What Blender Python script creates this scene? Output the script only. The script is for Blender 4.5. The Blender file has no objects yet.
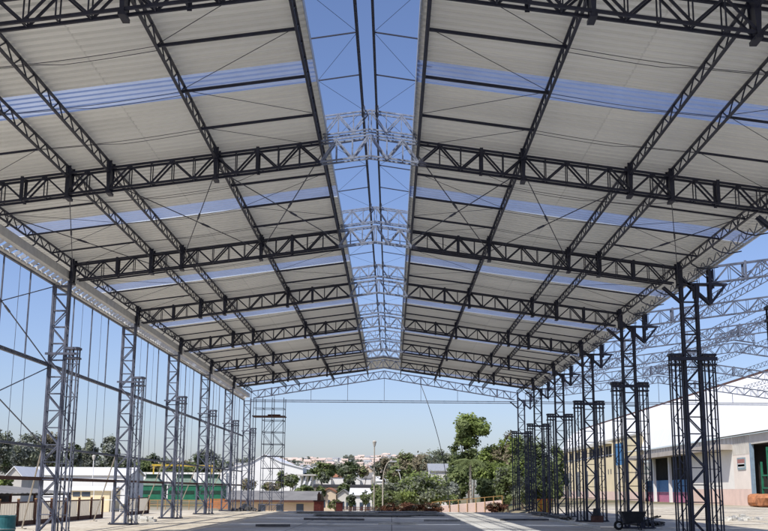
import bpy, math, random
from mathutils import Vector, Matrix
random.seed(7)
scn = bpy.context.scene
col = scn.collection

# ------------------------------------------------------------------ camera model
F, CX, CY, H = 1080.0, 384.0, 265.5, 1.565
fw = Vector((391.5-CX, -(490-CY), F)).normalized()
up = Vector((421.6-CX, -(-4920-CY), F)).normalized()
up = (up - fw*up.dot(fw)).normalized()
rt = fw.cross(up)
if rt.x < 0: rt = -rt
M = Matrix(((rt.x, fw.x, up.x), (rt.y, fw.y, up.y), (rt.z, fw.z, up.z)))   # world -> (right, up, forward)
MI = M.transposed()
CAM = Vector((0, 0, H))
def ray(px, py): return MI @ Vector((px-CX, -(py-CY), F))
def at(px, py, Y):
    r = ray(px, py); return CAM + r*(Y/r.y)
def atx(px, py, X):
    r = ray(px, py); return CAM + r*(X/r.x)
S = 10.5
def D(k): return (1.735+k)*S
XC = -0.66            # centre line of the shed
XN = 22.54            # centre line of the unfinished nave

cam = bpy.data.cameras.new("camera"); co = bpy.data.objects.new("camera", cam); col.objects.link(co)
R, U, B = M[0], M[1], -Vector(M[2])
co.matrix_world = Matrix(((R[0], U[0], B[0], 0), (R[1], U[1], B[1], 0), (R[2], U[2], B[2], H), (0, 0, 0, 1)))
cam.sensor_width = 36; cam.lens = F/768*36; cam.clip_start = .1; cam.clip_end = 9000
scn.camera = co

# ------------------------------------------------------------------ light
SUN = Vector((-0.49, -0.62, 1.0)).normalized()          # towards the sun
elev = math.asin(SUN.z); azi = math.atan2(SUN.x, SUN.y)
w = bpy.data.worlds.new("World"); scn.world = w; w.use_nodes = True
nt = w.node_tree; nt.nodes.clear()
sky = nt.nodes.new("ShaderNodeTexSky"); sky.sky_type = 'NISHITA'; sky.sun_disc = False
sky.sun_elevation = elev; sky.sun_rotation = azi
sky.air_density = 1.0; sky.dust_density = 1.9; sky.ozone_density = 2.6; sky.altitude = 600
bg = nt.nodes.new("ShaderNodeBackground"); bg.inputs[1].default_value = 0.138
ou = nt.nodes.new("ShaderNodeOutputWorld")
tint = nt.nodes.new("ShaderNodeMix"); tint.data_type = 'RGBA'; tint.blend_type = 'MULTIPLY'; tint.inputs[0].default_value = 1
tint.inputs[7].default_value = (1.0, .975, 1.13, 1)
nt.links.new(sky.outputs[0], tint.inputs[6]); nt.links.new(tint.outputs[2], bg.inputs[0]); nt.links.new(bg.outputs[0], ou.inputs[0])
ld = bpy.data.lights.new("sun", 'SUN'); ld.energy = 4.9; ld.angle = math.radians(.55); ld.color = (1, .955, .87)
lo = bpy.data.objects.new("sun", ld); col.objects.link(lo)
lo.rotation_euler = SUN.to_track_quat('Z', 'Y').to_euler(); lo.location = (-30, -10, 60)
scn.view_settings.view_transform = 'Standard'; scn.view_settings.look = 'None'
scn.view_settings.exposure = 0; scn.view_settings.gamma = 1
scn.cycles.max_bounces = 8; scn.cycles.diffuse_bounces = 5; scn.cycles.transparent_max_bounces = 12
try: scn.cycles.use_denoising = True
except Exception: pass

# ------------------------------------------------------------------ materials
def mat(name, c, rough=.7, metal=0, var=.25, scale=3.0, c2=None, bump=0, stretch=None, spec=.3):
    m = bpy.data.materials.new(name); m.use_nodes = True
    t = m.node_tree; b = t.nodes["Principled BSDF"]
    b.inputs["Roughness"].default_value = rough; b.inputs["Metallic"].default_value = metal
    try: b.inputs["Specular IOR Level"].default_value = spec
    except Exception: pass
    tc = t.nodes.new("ShaderNodeTexCoord"); mp = t.nodes.new("ShaderNodeMapping")
    if stretch: mp.inputs["Scale"].default_value = stretch
    no = t.nodes.new("ShaderNodeTexNoise"); no.inputs["Scale"].default_value = scale; no.inputs["Detail"].default_value = 6
    no.inputs["Roughness"].default_value = .62
    rp = t.nodes.new("ShaderNodeValToRGB"); rp.color_ramp.elements[0].position = .3; rp.color_ramp.elements[1].position = .72
    lo_ = tuple(max(0, v*(1-var)) for v in c); hi_ = tuple(min(.95, v*(1+var)) for v in c) if c2 is None else c2
    rp.color_ramp.elements[0].color = (*lo_, 1); rp.color_ramp.elements[1].color = (*hi_, 1)
    geo = t.nodes.new("ShaderNodeNewGeometry")
    t.links.new(geo.outputs["Position"], mp.inputs[0]); t.links.new(mp.outputs[0], no.inputs["Vector"])
    t.links.new(no.outputs["Fac"], rp.inputs[0]); t.links.new(rp.outputs[0], b.inputs["Base Color"])
    if bump:
        bp = t.nodes.new("ShaderNodeBump"); bp.inputs["Strength"].default_value = bump; bp.inputs["Distance"].default_value = .05
        t.links.new(no.outputs["Fac"], bp.inputs["Height"]); t.links.new(bp.outputs[0], b.inputs["Normal"])
    return m

def thin(name, c, trans, clear, rough=.6):      # sheet that lets some light through
    m = mat(name, c, rough, var=.12, scale=1.2)
    t = m.node_tree; b = t.nodes["Principled BSDF"]; o = t.nodes["Material Output"]
    tr = t.nodes.new("ShaderNodeBsdfTranslucent"); tr.inputs[0].default_value = (*c, 1)
    mx = t.nodes.new("ShaderNodeMixShader"); mx.inputs[0].default_value = trans
    t.links.new(b.outputs[0], mx.inputs[1]); t.links.new(tr.outputs[0], mx.inputs[2])
    last = mx
    if clear:
        tp = t.nodes.new("ShaderNodeBsdfTransparent"); tp.inputs[0].default_value = clear[1]
        m2 = t.nodes.new("ShaderNodeMixShader"); m2.inputs[0].default_value = clear[0]
        t.links.new(mx.outputs[0], m2.inputs[1]); t.links.new(tp.outputs[0], m2.inputs[2]); last = m2
    t.links.new(last.outputs[0], o.inputs[0])
    return m

def leaf(name, c, c2):
    m = mat(name, c, .65, var=.45, scale=.55, c2=c2)
    t = m.node_tree; b = t.nodes["Principled BSDF"]; o = t.nodes["Material Output"]
    rp = [n for n in t.nodes if n.type == 'VALTORGB'][0]
    tr = t.nodes.new("ShaderNodeBsdfTranslucent"); t.links.new(rp.outputs[0], tr.inputs[0])
    mx = t.nodes.new("ShaderNodeMixShader"); mx.inputs[0].default_value = .40
    t.links.new(b.outputs[0], mx.inputs[1]); t.links.new(tr.outputs[0], mx.inputs[2]); t.links.new(mx.outputs[0], o.inputs[0])
    return m

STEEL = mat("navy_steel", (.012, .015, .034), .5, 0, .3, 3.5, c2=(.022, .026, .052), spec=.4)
STEELB = mat("sunlit_blue_steel", (.055, .072, .125), .5, 0, .3, 3.5, c2=(.135, .145, .19), spec=.4)  # the navy paint again, lightened so sunlight sits in the colour
STEELN = mat("sunlit_frame_steel", (.085, .105, .16), .55, 0, .3, 3, c2=(.16, .18, .235))  # roofless frame: navy paint with the sunlit tone put into its colour
PALE_STEEL = mat("pale_steel", (.19, .22, .29), .55, 0, .5, 9)  # paler steel for the ridge section and lantern frames
GALV = mat("galvanised", (.42, .43, .44), .45, .3, .2, 4)
def sheet_mat():
    m = bpy.data.materials.new("galvanised_sheet"); m.use_nodes = True
    t = m.node_tree; b = t.nodes["Principled BSDF"]; o = t.nodes["Material Output"]; L = t.links.new
    b.inputs["Roughness"].default_value = .48; b.inputs["Metallic"].default_value = .15
    g_ = t.nodes.new("ShaderNodeNewGeometry"); sp_ = t.nodes.new("ShaderNodeSeparateXYZ"); L(g_.outputs["Position"], sp_.inputs[0])
    def mth(op, a, v=None, w_=None):
        n = t.nodes.new("ShaderNodeMath"); n.operation = op
        if isinstance(a, (int, float)): n.inputs[0].default_value = a
        else: L(a, n.inputs[0])
        if v is not None:
            if isinstance(v, (int, float)): n.inputs[1].default_value = v
            else: L(v, n.inputs[1])
        return n.outputs[0]
    yq = mth('DIVIDE', sp_.outputs[1], .98); fl = mth('FLOOR', yq)
    ax = mth('ABSOLUTE', mth('ADD', sp_.outputs[0], .66)); xq = mth('FLOOR', mth('DIVIDE', ax, 5.9))
    wn = t.nodes.new("ShaderNodeTexWhiteNoise"); wn.noise_dimensions = '2D'
    cb_ = t.nodes.new("ShaderNodeCombineXYZ"); L(fl, cb_.inputs[0]); L(mth('ADD', xq, mth('SIGN', sp_.outputs[0])), cb_.inputs[1]); L(cb_.outputs[0], wn.inputs["Vector"])
    mp = t.nodes.new("ShaderNodeMapping"); mp.inputs["Scale"].default_value = (.5, 3.2, 1); L(g_.outputs["Position"], mp.inputs[0])
    n1 = t.nodes.new("ShaderNodeTexNoise"); n1.inputs["Scale"].default_value = 1.6; n1.inputs["Detail"].default_value = 5; L(mp.outputs[0], n1.inputs["Vector"])
    n2 = t.nodes.new("ShaderNodeTexNoise"); n2.inputs["Scale"].default_value = .35; n2.inputs["Detail"].default_value = 4; L(g_.outputs["Position"], n2.inputs["Vector"])
    tone = mth('ADD', mth('MULTIPLY', wn.outputs["Value"], .09), mth('ADD', mth('MULTIPLY', n1.outputs["Fac"], .10), mth('MULTIPLY', n2.outputs["Fac"], .16)))
    lapx = mth('LESS_THAN', mth('FRACT', mth('DIVIDE', ax, 5.9)), .007)          # end laps
    lapy = mth('LESS_THAN', mth('FRACT', yq), .03)                               # side laps
    lap = mth('MULTIPLY', mth('MAXIMUM', lapx, lapy), .14)
    tone = mth('SUBTRACT', mth('ADD', tone, .81), lap)
    mx = t.nodes.new("ShaderNodeMix"); mx.data_type = 'RGBA'; mx.blend_type = 'MULTIPLY'; mx.inputs[0].default_value = 1
    mx.inputs[6].default_value = (.77, .77, .73, 1); L(tone, mx.inputs[7]); L(mx.outputs[2], b.inputs["Base Color"])
    tr = t.nodes.new("ShaderNodeBsdfTranslucent"); tr.inputs[0].default_value = (.7, .68, .62, 1)
    ms = t.nodes.new("ShaderNodeMixShader"); ms.inputs[0].default_value = .06  # slight translucency added to brighten the underside of the sheet
    L(b.outputs[0], ms.inputs[1]); L(tr.outputs[0], ms.inputs[2]); L(ms.outputs[0], o.inputs[0])
    return m
SHEET = sheet_mat()
CLEAR = thin("clear_sheet", (.44, .50, .60), .012, (.42, (.64, .72, .90, 1)), .35)
CONC = mat("slab_concrete", (.60, .60, .58), .85, 0, .22, .8, bump=.2)
KERB = mat("kerb_concrete", (.55, .54, .5), .85, 0, .2, 5)
WHITE = mat("white_paint", (.80, .80, .78), .6, 0, .05, .4)
WHITEM = mat("white_metal", (.76, .77, .78), .5, 0, .07, .6, stretch=(.3, 4, .3))
CREAM = mat("yellow_wall", (.76, .65, .43), .85, 0, .1, .5)
PINK = mat("pinkish_wall", (.74, .56, .48), .85, 0, .12, .7)
GREYW = mat("grey_wall", (.52, .50, .46), .8, 0, .15, .6)
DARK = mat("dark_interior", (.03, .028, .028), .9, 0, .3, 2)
GLASS = mat("dark_glass", (.05, .07, .1), .15, 0, .2, 2, spec=.6)
BLUEP = mat("blue_panel", (.07, .21, .42), .6, 0, .2, 3)
MAGE = mat("magenta_panel", (.46, .17, .27), .7, 0, .2, 3)
BROWN = mat("brown_wood", (.09, .045, .035), .8, 0, .35, 8)
OCHRE = mat("ochre_wood", (.42, .25, .10), .8, 0, .3, 5)
FENCE = thin("fence_sheet", (.80, .74, .62), .42, None, .6)
TEAL = mat("teal_drum", (.03, .13, .15), .4, 0, .3, 6)
GREEN = mat("green_cladding", (.02, .15, .085), .6, 0, .25, 1.5)
GREENR = mat("weathered_roof", (.16, .22, .18), .8, 0, .25, 1)
DGREEN = mat("dark_green", (.015, .045, .03), .6, 0, .3, 2)
ORANGE = mat("orange_plastic", (.60, .17, .035), .6, 0, .3, 2)
YEL = mat("yellow_steel", (.55, .38, .05), .5, 0, .2, 3)
BRICK = mat("red_brick", (.20, .05, .035), .9, 0, .35, 7)
TILE = mat("roof_tile", (.33, .15, .09), .85, 0, .3, .6)
ROOFG = mat("grey_roof", (.20, .195, .19), .85, 0, .2, .8)
BARK = mat("bark", (.10, .075, .055), .9, 0, .4, 8)
PALE = mat("pale_bark", (.42, .38, .32), .9, 0, .25, 8)
RUBBER = mat("rubber", (.012, .012, .013), .8, 0, .2, 8)
BLACKT = mat("dark_tub", (.02, .021, .025), .6, 0, .4, 8)
SHG = mat("dull_sheet", (.24, .24, .235), .7, 0, .3, 2)
LUMB = mat("dark_bars", (.10, .10, .105), .8, 0, .4, 3)
HWHITE = mat("house_white", (.72, .70, .66), .85, 0, .1, .3)
HCREAM = mat("house_cream", (.58, .48, .36), .85, 0, .12, .3)
L_DK = leaf("leaf_dark", (.06, .09, .04), (.14, .185, .075))
L_MID = leaf("leaf_mid", (.15, .20, .075), (.31, .37, .15))
L_LT = leaf("leaf_light", (.19, .27, .065), (.37, .45, .14))
L_BR = leaf("leaf_brown", (.24, .215, .14), (.40, .35, .23))  # brown foliage, lightened to carry distance haze
L_GY = leaf("leaf_grey", (.20, .23, .16), (.35, .38, .27))  # grey-green foliage with distance haze mixed into the colour
L_HZ = leaf("leaf_hazy", (.27, .30, .27), (.43, .46, .41))  # palest foliage; atmospheric haze is painted into the leaf colour
L_RED = leaf("leaf_red", (.12, .05, .03), (.24, .11, .06))

# ------------------------------------------------------------------ mesh builder
class MB:
    def __init__(s): s.v = []; s.f = []; s.m = []
    def face(s, pts, mi=0):
        n = len(s.v); s.v += [tuple(p) for p in pts]; s.f.append(tuple(range(n, n+len(pts)))); s.m.append(mi)
    def hexa(s, a, mi=0):
        n = len(s.v); s.v += [tuple(p) for p in a]
        for q in ((0,3,2,1),(4,5,6,7),(0,1,5,4),(1,2,6,5),(2,3,7,6),(3,0,4,7)):
            s.f.append(tuple(n+i for i in q)); s.m.append(mi)
    def box(s, x0, x1, y0, y1, z0, z1, mi=0):
        s.hexa([(x0,y0,z0),(x1,y0,z0),(x1,y1,z0),(x0,y1,z0),(x0,y0,z1),(x1,y0,z1),(x1,y1,z1),(x0,y1,z1)], mi)
    def bar(s, p, q, w, h=None, mi=0):
        h = h or w; p = Vector(p); q = Vector(q); d = (q-p)
        if d.length < 1e-6: return
        d.normalize()
        u = Vector((0,1,0)) if abs(d.y) < .8 else Vector((0,0,1))
        a = d.cross(u).normalized()*(w/2); b = a.cross(d).normalized()*(h/2)
        s.hexa([p-a-b, p+a-b, p+a+b, p-a+b, q-a-b, q+a-b, q+a+b, q-a+b], mi)
    def tube(s, p, q, r0, r1=None, n=8, mi=0, caps=True):
        r1 = r0 if r1 is None else r1; p = Vector(p); q = Vector(q); d = (q-p).normalized()
        u = Vector((0,0,1)) if abs(d.z) < .9 else Vector((1,0,0))
        a = d.cross(u).normalized(); b = d.cross(a)
        k = len(s.v)
        for c, r in ((p, r0), (q, r1)):
            for i in range(n):
                t = 2*math.pi*i/n; s.v.append(tuple(c+a*(r*math.cos(t))+b*(r*math.sin(t))))
        for i in range(n):
            j = (i+1) % n; s.f.append((k+i, k+j, k+n+j, k+n+i)); s.m.append(mi)
        if caps:
            s.f.append(tuple(k+i for i in range(n))[::-1]); s.m.append(mi)
            s.f.append(tuple(k+n+i for i in range(n))); s.m.append(mi)
    def mesh(s, name, mats):
        me = bpy.data.meshes.new(name); me.from_pydata(s.v, [], s.f)
        for m_ in (mats if isinstance(mats, (list, tuple)) else [mats]): me.materials.append(m_)
        if any(s.m): me.polygons.foreach_set("material_index", s.m)
        me.update(); return me
    def build(s, name, mats, parent=None, loc=None):
        return inst(name, s.mesh(name, mats), parent, loc)

def inst(name, me, parent=None, loc=None, rz=0, sc=None):
    o = bpy.data.objects.new(name, me); col.objects.link(o)
    if parent is not None: o.parent = parent
    if loc is not None: o.location = loc
    if rz: o.rotation_euler = (0, 0, rz)
    if sc is not None: o.scale = sc
    return o
def tag(o, label=None, cat=None, group=None, kind=None):
    if label: o["label"] = label
    if cat: o["category"] = cat
    if group: o["group"] = group
    if kind: o["kind"] = kind
    return o
def thing(name, loc, label, cat, group=None, rz=0):
    o = inst(name, None, None, loc, rz); return tag(o, label, cat, group)

def sm(a, b, x):
    t = min(1, max(0, (x-a)/(b-a))); return t*t*(3-2*t)
def hn(x, y):
    return math.sin(x*.011+1.3)*math.cos(y*.009)+.5*math.sin(x*.027+y*.019)
def G(x, y):                                    # height of the ground
    z = -.045
    z -= .5*sm(-15, -19.5, x) if x < 0 else 0
    dip = sm(82.6, 92, y)*(1-sm(9, 17, x))*(sm(-19, -15.5, x))
    z -= 2.0*dip*(1-sm(170, 260, y))
    z += .33*sm(15, 27, x)*(1-sm(250, 400, y))
    z -= 1.2*sm(220, 420, y)
    hill = sm(480, 1500, y)
    z += hill*(40 + 2*hn(x, y) - 4*sm(-100, -700, x)) 
    z += 3*sm(350, 900, y)*(hn(x*1.7, y)*.5)
    return z

# ------------------------------------------------------------------ ground
def axis(segs):
    out = []
    for a, b, st in segs:
        n = max(1, round((b-a)/st)); out += [a+(b-a)*i/n for i in range(n)]
    out.append(segs[-1][1]); return out
xs = axis([(-3000,-400,130),(-400,-80,20),(-80,-24,4),(-24,34,1.0),(34,80,4),(80,400,20),(400,3000,130)])
ys = axis([(-60,0,6),(0,78,2),(78,100,.8),(100,270,6),(270,1600,30),(1600,5000,300)])
mb = MB(); nx = len(xs)
mb.v = [(x, y, G(x, y)) for y in ys for x in xs]
for j in range(len(ys)-1):
    for i in range(nx-1):
        a = j*nx+i; mb.f.append((a, a+1, a+1+nx, a+nx)); mb.m.append(0)
gm = bpy.data.materials.new("ground"); gm.use_nodes = True
t = gm.node_tree; b = t.nodes["Principled BSDF"]; b.inputs["Roughness"].default_value = .95
geo = t.nodes.new("ShaderNodeNewGeometry"); sp = t.nodes.new("ShaderNodeSeparateXYZ"); t.links.new(geo.outputs["Position"], sp.inputs[0])
def noise(sc, det=6):
    n = t.nodes.new("ShaderNodeTexNoise"); n.inputs["Scale"].default_value = sc; n.inputs["Detail"].default_value = det
    t.links.new(geo.outputs["Position"], n.inputs["Vector"]); return n
def ramp(src, stops):
    r = t.nodes.new("ShaderNodeValToRGB"); e = r.color_ramp.elements
    e[0].position = stops[0][0]; e[0].color = (*stops[0][1], 1); e[1].position = stops[-1][0]; e[1].color = (*stops[-1][1], 1)
    for p, c in stops[1:-1]:
        n = e.new(p); n.color = (*c, 1)
    t.links.new(src, r.inputs[0]); return r
def mixc(f, a, b_):
    n = t.nodes.new("ShaderNodeMix"); n.data_type = 'RGBA'
    t.links.new(f, n.inputs[0]); t.links.new(a, n.inputs[6]); t.links.new(b_, n.inputs[7]); return n.outputs[2]
def rng(src, a, b_):
    n = t.nodes.new("ShaderNodeMapRange"); n.inputs[1].default_value = a; n.inputs[2].default_value = b_
    t.links.new(src, n.inputs[0]); return n.outputs[0]
sand = ramp(noise(.55).outputs["Fac"], [(.3, (.40,.34,.25)), (.5, (.56,.50,.40)), (.72, (.68,.64,.55))])
sand2 = ramp(noise(4.5).outputs["Fac"], [(.35, (.34,.29,.22)), (.65, (.62,.57,.47))])
s1 = mixc(rng(noise(.2).outputs["Fac"], .4, .6), sand.outputs[0], sand2.outputs[0])
grass = ramp(noise(.09).outputs["Fac"], [(.35, (.07,.085,.03)), (.55, (.17,.14,.075)), (.7, (.28,.22,.14))])
far = ramp(noise(.035, 8).outputs["Fac"], [(.38, (.15,.17,.13)), (.52, (.25,.24,.20)), (.62, (.36,.32,.28))])  # hillside colours paled and greyed to stand in for haze
c1 = mixc(rng(sp.outputs[1], 96, 130), s1, grass.outputs[0])
c2 = mixc(rng(sp.outputs[1], 350, 520), c1, far.outputs[0])
t.links.new(c2, b.inputs["Base Color"])
bp = t.nodes.new("ShaderNodeBump"); bp.inputs["Strength"].default_value = .5; bp.inputs["Distance"].default_value = .08
t.links.new(noise(2.2, 8).outputs["Fac"], bp.inputs["Height"]); t.links.new(bp.outputs[0], b.inputs["Normal"])
g = mb.build("ground", gm); tag(g, kind="structure")

sl = MB(); sl.box(-7.6, 8.75, -14, 82, -.35, 0)
t = CONC.node_tree; b = t.nodes["Principled BSDF"]; src = b.inputs["Base Color"].links[0].from_socket
geo = t.nodes.new("ShaderNodeNewGeometry"); sp = t.nodes.new("ShaderNodeSeparateXYZ"); t.links.new(geo.outputs["Position"], sp.inputs[0])
dust = ramp(noise(1.1, 8).outputs["Fac"], [(.35, (.42,.36,.27)), (.65, (.62,.56,.45))])
ex = t.nodes.new("ShaderNodeMath"); ex.operation = 'ABSOLUTE'; ad = t.nodes.new("ShaderNodeMath"); ad.inputs[1].default_value = -.6
t.links.new(sp.outputs[0], ad.inputs[0]); t.links.new(ad.outputs[0], ex.inputs[0])
e1 = rng(ex.outputs[0], 5.2, 8.2); e2 = rng(sp.outputs[1], 66, 84); mxm = t.nodes.new("ShaderNodeMath"); mxm.operation = 'MAXIMUM'
t.links.new(e1, mxm.inputs[0]); t.links.new(e2, mxm.inputs[1])
nn = rng(noise(.33, 9).outputs["Fac"], .38, .68); a1 = t.nodes.new("ShaderNodeMath"); a1.operation = 'MULTIPLY_ADD'; a1.use_clamp = True
t.links.new(mxm.outputs[0], a1.inputs[0]); t.links.new(nn, a1.inputs[1]); 
a2 = t.nodes.new("ShaderNodeMath"); a2.operation = 'MULTIPLY'; a2.inputs[1].default_value = .35; t.links.new(nn, a2.inputs[0]); t.links.new(a2.outputs[0], a1.inputs[2])
dk = ramp(noise(.16, 7).outputs["Fac"], [(.36, (.62,.62,.63)), (.6, (1,1,1))])
mul = t.nodes.new("ShaderNodeMix"); mul.data_type = 'RGBA'; mul.blend_type = 'MULTIPLY'; mul.inputs[0].default_value = 1
t.links.new(src, mul.inputs[6]); t.links.new(dk.outputs[0], mul.inputs[7])
def jl(src, per, wd):
    d_ = t.nodes.new("ShaderNodeMath"); d_.operation = 'DIVIDE'; d_.inputs[1].default_value = per; t.links.new(src, d_.inputs[0])
    f_ = t.nodes.new("ShaderNodeMath"); f_.operation = 'FRACT'; t.links.new(d_.outputs[0], f_.inputs[0])
    l_ = t.nodes.new("ShaderNodeMath"); l_.operation = 'LESS_THAN'; l_.inputs[1].default_value = wd; t.links.new(f_.outputs[0], l_.inputs[0]); return l_.outputs[0]
jm = t.nodes.new("ShaderNodeMath"); jm.operation = 'MAXIMUM'; t.links.new(jl(sp.outputs[0], 4.1, .008), jm.inputs[0]); t.links.new(jl(sp.outputs[1], 5.25, .012), jm.inputs[1])
jv = t.nodes.new("ShaderNodeRGB"); jv.outputs[0].default_value = (.12, .115, .11, 1)
t.links.new(mixc(jm.outputs[0], mixc(a1.outputs[0], mul.outputs[2], dust.outputs[0]), jv.outputs[0]), b.inputs["Base Color"])
s_ = sl.build("floor_slab", CONC); tag(s_, kind="structure")

# ------------------------------------------------------------------ the steel shed
shed = thing("steel_shed", (XC, 0, 0), "large open-sided navy steel shed with corrugated roof and open ridge slot overhead", "shed")
nave = thing("unfinished_steel_frame", (XN, 0, 0), "bare roofless blue-grey truss frame of the neighbouring nave beside the shed", "steel frame")
YB = .13                                       # half depth of the box trusses
PA = [1.36, 4.24, 7.17, 8.29, 11.2]            # purlin lines, distance from the ridge
SL = .137
def zt(a): return 11.2-SL*abs(a)               # truss top chord
ST = (11.27-1.36)/17
def truss_mesh(name, zf, depth, mats, ridge_mat=1, th=1.0):
    m = MB()
    for s in (-1, 1):
        for yy in (-YB, YB):
            P = lambda a, b_: (s*a, yy, zf(a)-(depth if b_ else 0))
            m.bar(P(1.36,0), P(11.27,0), .058*th); m.bar(P(1.36,1), P(11.0,1), .058*th)
            m.bar(P(0,0), P(1.36,0), .045*th, mi=ridge_mat); m.bar(P(0,1), P(1.36,1), .045*th, mi=ridge_mat)
            for i in range(18):
                a = 1.36+ST*i
                if i != 0: m.bar(P(a,0), P(a,1), .026*th)
                if i < 17:
                    m.bar(P(a, i % 2 == 0), P(a+ST, i % 2 == 1), .044*th)
            for i in range(3):
                a = .04+i*.44
                m.bar(P(a, i % 2), P(a+.44, (i+1) % 2), .045*th, mi=ridge_mat)
                m.bar(P(a,0), P(a,1), .035*th, mi=ridge_mat)
        for i in range(0, 18, 1):                # battens tying front and back faces
            a = 1.36+ST*i
            for b_ in (0, 1):
                z = zf(a)-(depth if b_ else 0)
                m.bar((s*a, -YB, z), (s*a, YB, z), .028*th)
        for a in (3.09, 9.55):                   # splice plates
            z = zf(a)
            m.box(s*a-.045, s*a+.045, -YB-.05, -YB-.035, z-depth-.05, z+.06)
            m.box(s*a-.045, s*a+.045, YB+.035, YB+.05, z-depth-.05, z+.06)
    return m.mesh(name, mats)
TR = truss_mesh("roof_truss", zt, .6, [STEEL, PALE_STEEL])
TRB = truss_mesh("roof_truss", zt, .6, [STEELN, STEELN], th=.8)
gz = lambda a: 9.68+.16*(11.2-abs(a))
GT = truss_mesh("gable_truss", gz, .62, [STEELB, STEELB])
m = MB()
for sy in (-1, 1):
    y0_, y1_ = sorted((sy*.17, sy*.19))
    m.hexa([(-.035,y0_,-.66),(.035,y0_,-.66),(.035,y1_,-.66),(-.035,y1_,-.66),(-.08,y0_,.2),(.08,y0_,.2),(.08,y1_,.2),(-.08,y1_,.2)])
m.box(-.065, .065, -.2, .2, -.73, -.66); m.box(-.03, .03, -.169, .169, -.6, .15)
BRK = m.mesh("purlin_bracket", STEEL)
m = MB()                                         # lantern frame standing over the ridge
for yy in (-YB, YB):
    for s in (-1, 1):
        P = lambda a, b_: (s*a, yy, (11.38 if b_ else 11.93)-.14*a)
        m.bar(P(0,0), P(1.3,0), .042); m.bar(P(0,1), P(1.2,1), .042)
        for i in range(3):
            a = .04+i*.42
            m.bar(P(a, i % 2), P(a+.42, (i+1) % 2), .034); m.bar(P(a,0), P(a,1), .024)
        m.bar(P(1.24,0), (s*1.24, yy, 11.0), .036)
for s in (-1, 1):
    m.box(s*.19-.05, s*.19+.05, -.2, .2, 11.85, 12.06)
LF = m.mesh("lantern_frame", PALE_STEEL)
m = MB(); m.v = []
for yy in (-YB, YB):
    pass
LFB = LF.copy(); LFB.materials.clear(); LFB.materials.append(STEELN)

for k in range(0, 7):
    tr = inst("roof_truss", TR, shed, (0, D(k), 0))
    for a in PA[1:]:
        for s in (-1, 1): inst("purlin_bracket", BRK, tr, (s*a, 0, zt(a)))
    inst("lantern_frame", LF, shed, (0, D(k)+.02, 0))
inst("gable_truss", GT, shed, (0, D(7), 0))
# lantern end frame half way to the gable
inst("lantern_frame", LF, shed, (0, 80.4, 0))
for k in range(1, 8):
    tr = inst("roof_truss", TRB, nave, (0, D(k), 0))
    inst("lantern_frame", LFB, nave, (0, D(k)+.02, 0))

# lattice purlins, one per bay and line
def purlin_mesh(name, L, dep, mats, cw=.05):
    m = MB()
    m.bar((0,0,.16), (0,L,.16), cw+.02, cw); m.bar((0,0,.16-dep), (0,L,.16-dep), cw+.02, cw)
    n = 24
    for i in range(n):
        y0, y1 = L*i/n, L*(i+1)/n
        m.bar((0,y0,.16 if i % 2 else .16-dep), (0,y1,.16-dep if i % 2 else .16), .026)
    return m.mesh(name, mats)
PU = purlin_mesh("purlin", S, .29, STEEL, .042)
PUL = purlin_mesh("lantern_purlin", S, .30, STEEL, .03)
PUB = purlin_mesh("purlin", S, .30, STEELN, .02)
for k in range(-1, 7):
    for a in PA:
        for s in (-1, 1): inst("purlin", PU, shed, (s*a, D(k), zt(a)))
    if k < 6:
        for s in (-1, 1): inst("lantern_purlin", PUL, shed, (s*.19, D(k), 11.88))
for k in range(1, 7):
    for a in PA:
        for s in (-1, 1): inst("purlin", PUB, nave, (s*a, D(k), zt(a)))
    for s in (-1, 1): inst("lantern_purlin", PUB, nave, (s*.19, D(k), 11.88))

# corrugated roof
ZR = 11.42
def zr(a): return ZR-SL*a
def corr(m, s, a0, a1, y0, y1, pitch=.30, hgt=.085):
    n = max(1, round((y1-y0)/pitch)); p = (y1-y0)/n
    prof = []
    for i in range(n):
        y = y0+i*p
        prof += [(y, 0), (y+p*.58, 0), (y+p*.68, hgt), (y+p*.90, hgt)]
    prof.append((y1, 0))
    na = 4; k0 = len(m.v)
    for y, z in prof:
        for j in range(na+1):
            a = a0+(a1-a0)*j/na; m.v.append((s*a, y, zr(a)+z))
    for i in range(len(prof)-1):
        for j in range(na):
            q = k0+i*(na+1)+j; fc = (q, q+1, q+na+2, q+na+1)
            m.f.append(fc if s < 0 else fc[::-1]); m.m.append(0)
YEND = 89.4
for k in range(-2, 7):
    y0, y1 = D(k), D(k+1)
    if k == 6: y1 = YEND
    mid = D(k)+S/2
    for s in (-1, 1):
        ae = 12.05 if s < 0 else 12.4
        m = MB(); corr(m, s, 1.21, ae, y0, mid-.12); corr(m, s, 1.21, ae, mid+1.26, y1)
        inst("roof_sheet", m.mesh("roof_sheet", SHEET), shed)
        m = MB(); corr(m, s, 1.21, ae, mid-.12, mid+1.26)
        tag(inst("translucent_sheet", m.mesh("translucent_sheet", CLEAR), shed), "bluish see-through strip across the grey roof")
m = MB()
for s in (-1, 1): corr(m, s, 0, 1.205, 81, YEND)
inst("ridge_sheet", m.mesh("ridge_sheet", SHEET), shed)
for s in (-1, 1):                                # pale turned-up edge along the ridge slot
    m = MB(); y = D(-2); m.box(s*1.195-.006, s*1.195+.006, D(-2), 80.9, 11.2, 11.42)
    m.build("slot_flashing", GALV, shed)

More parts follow.
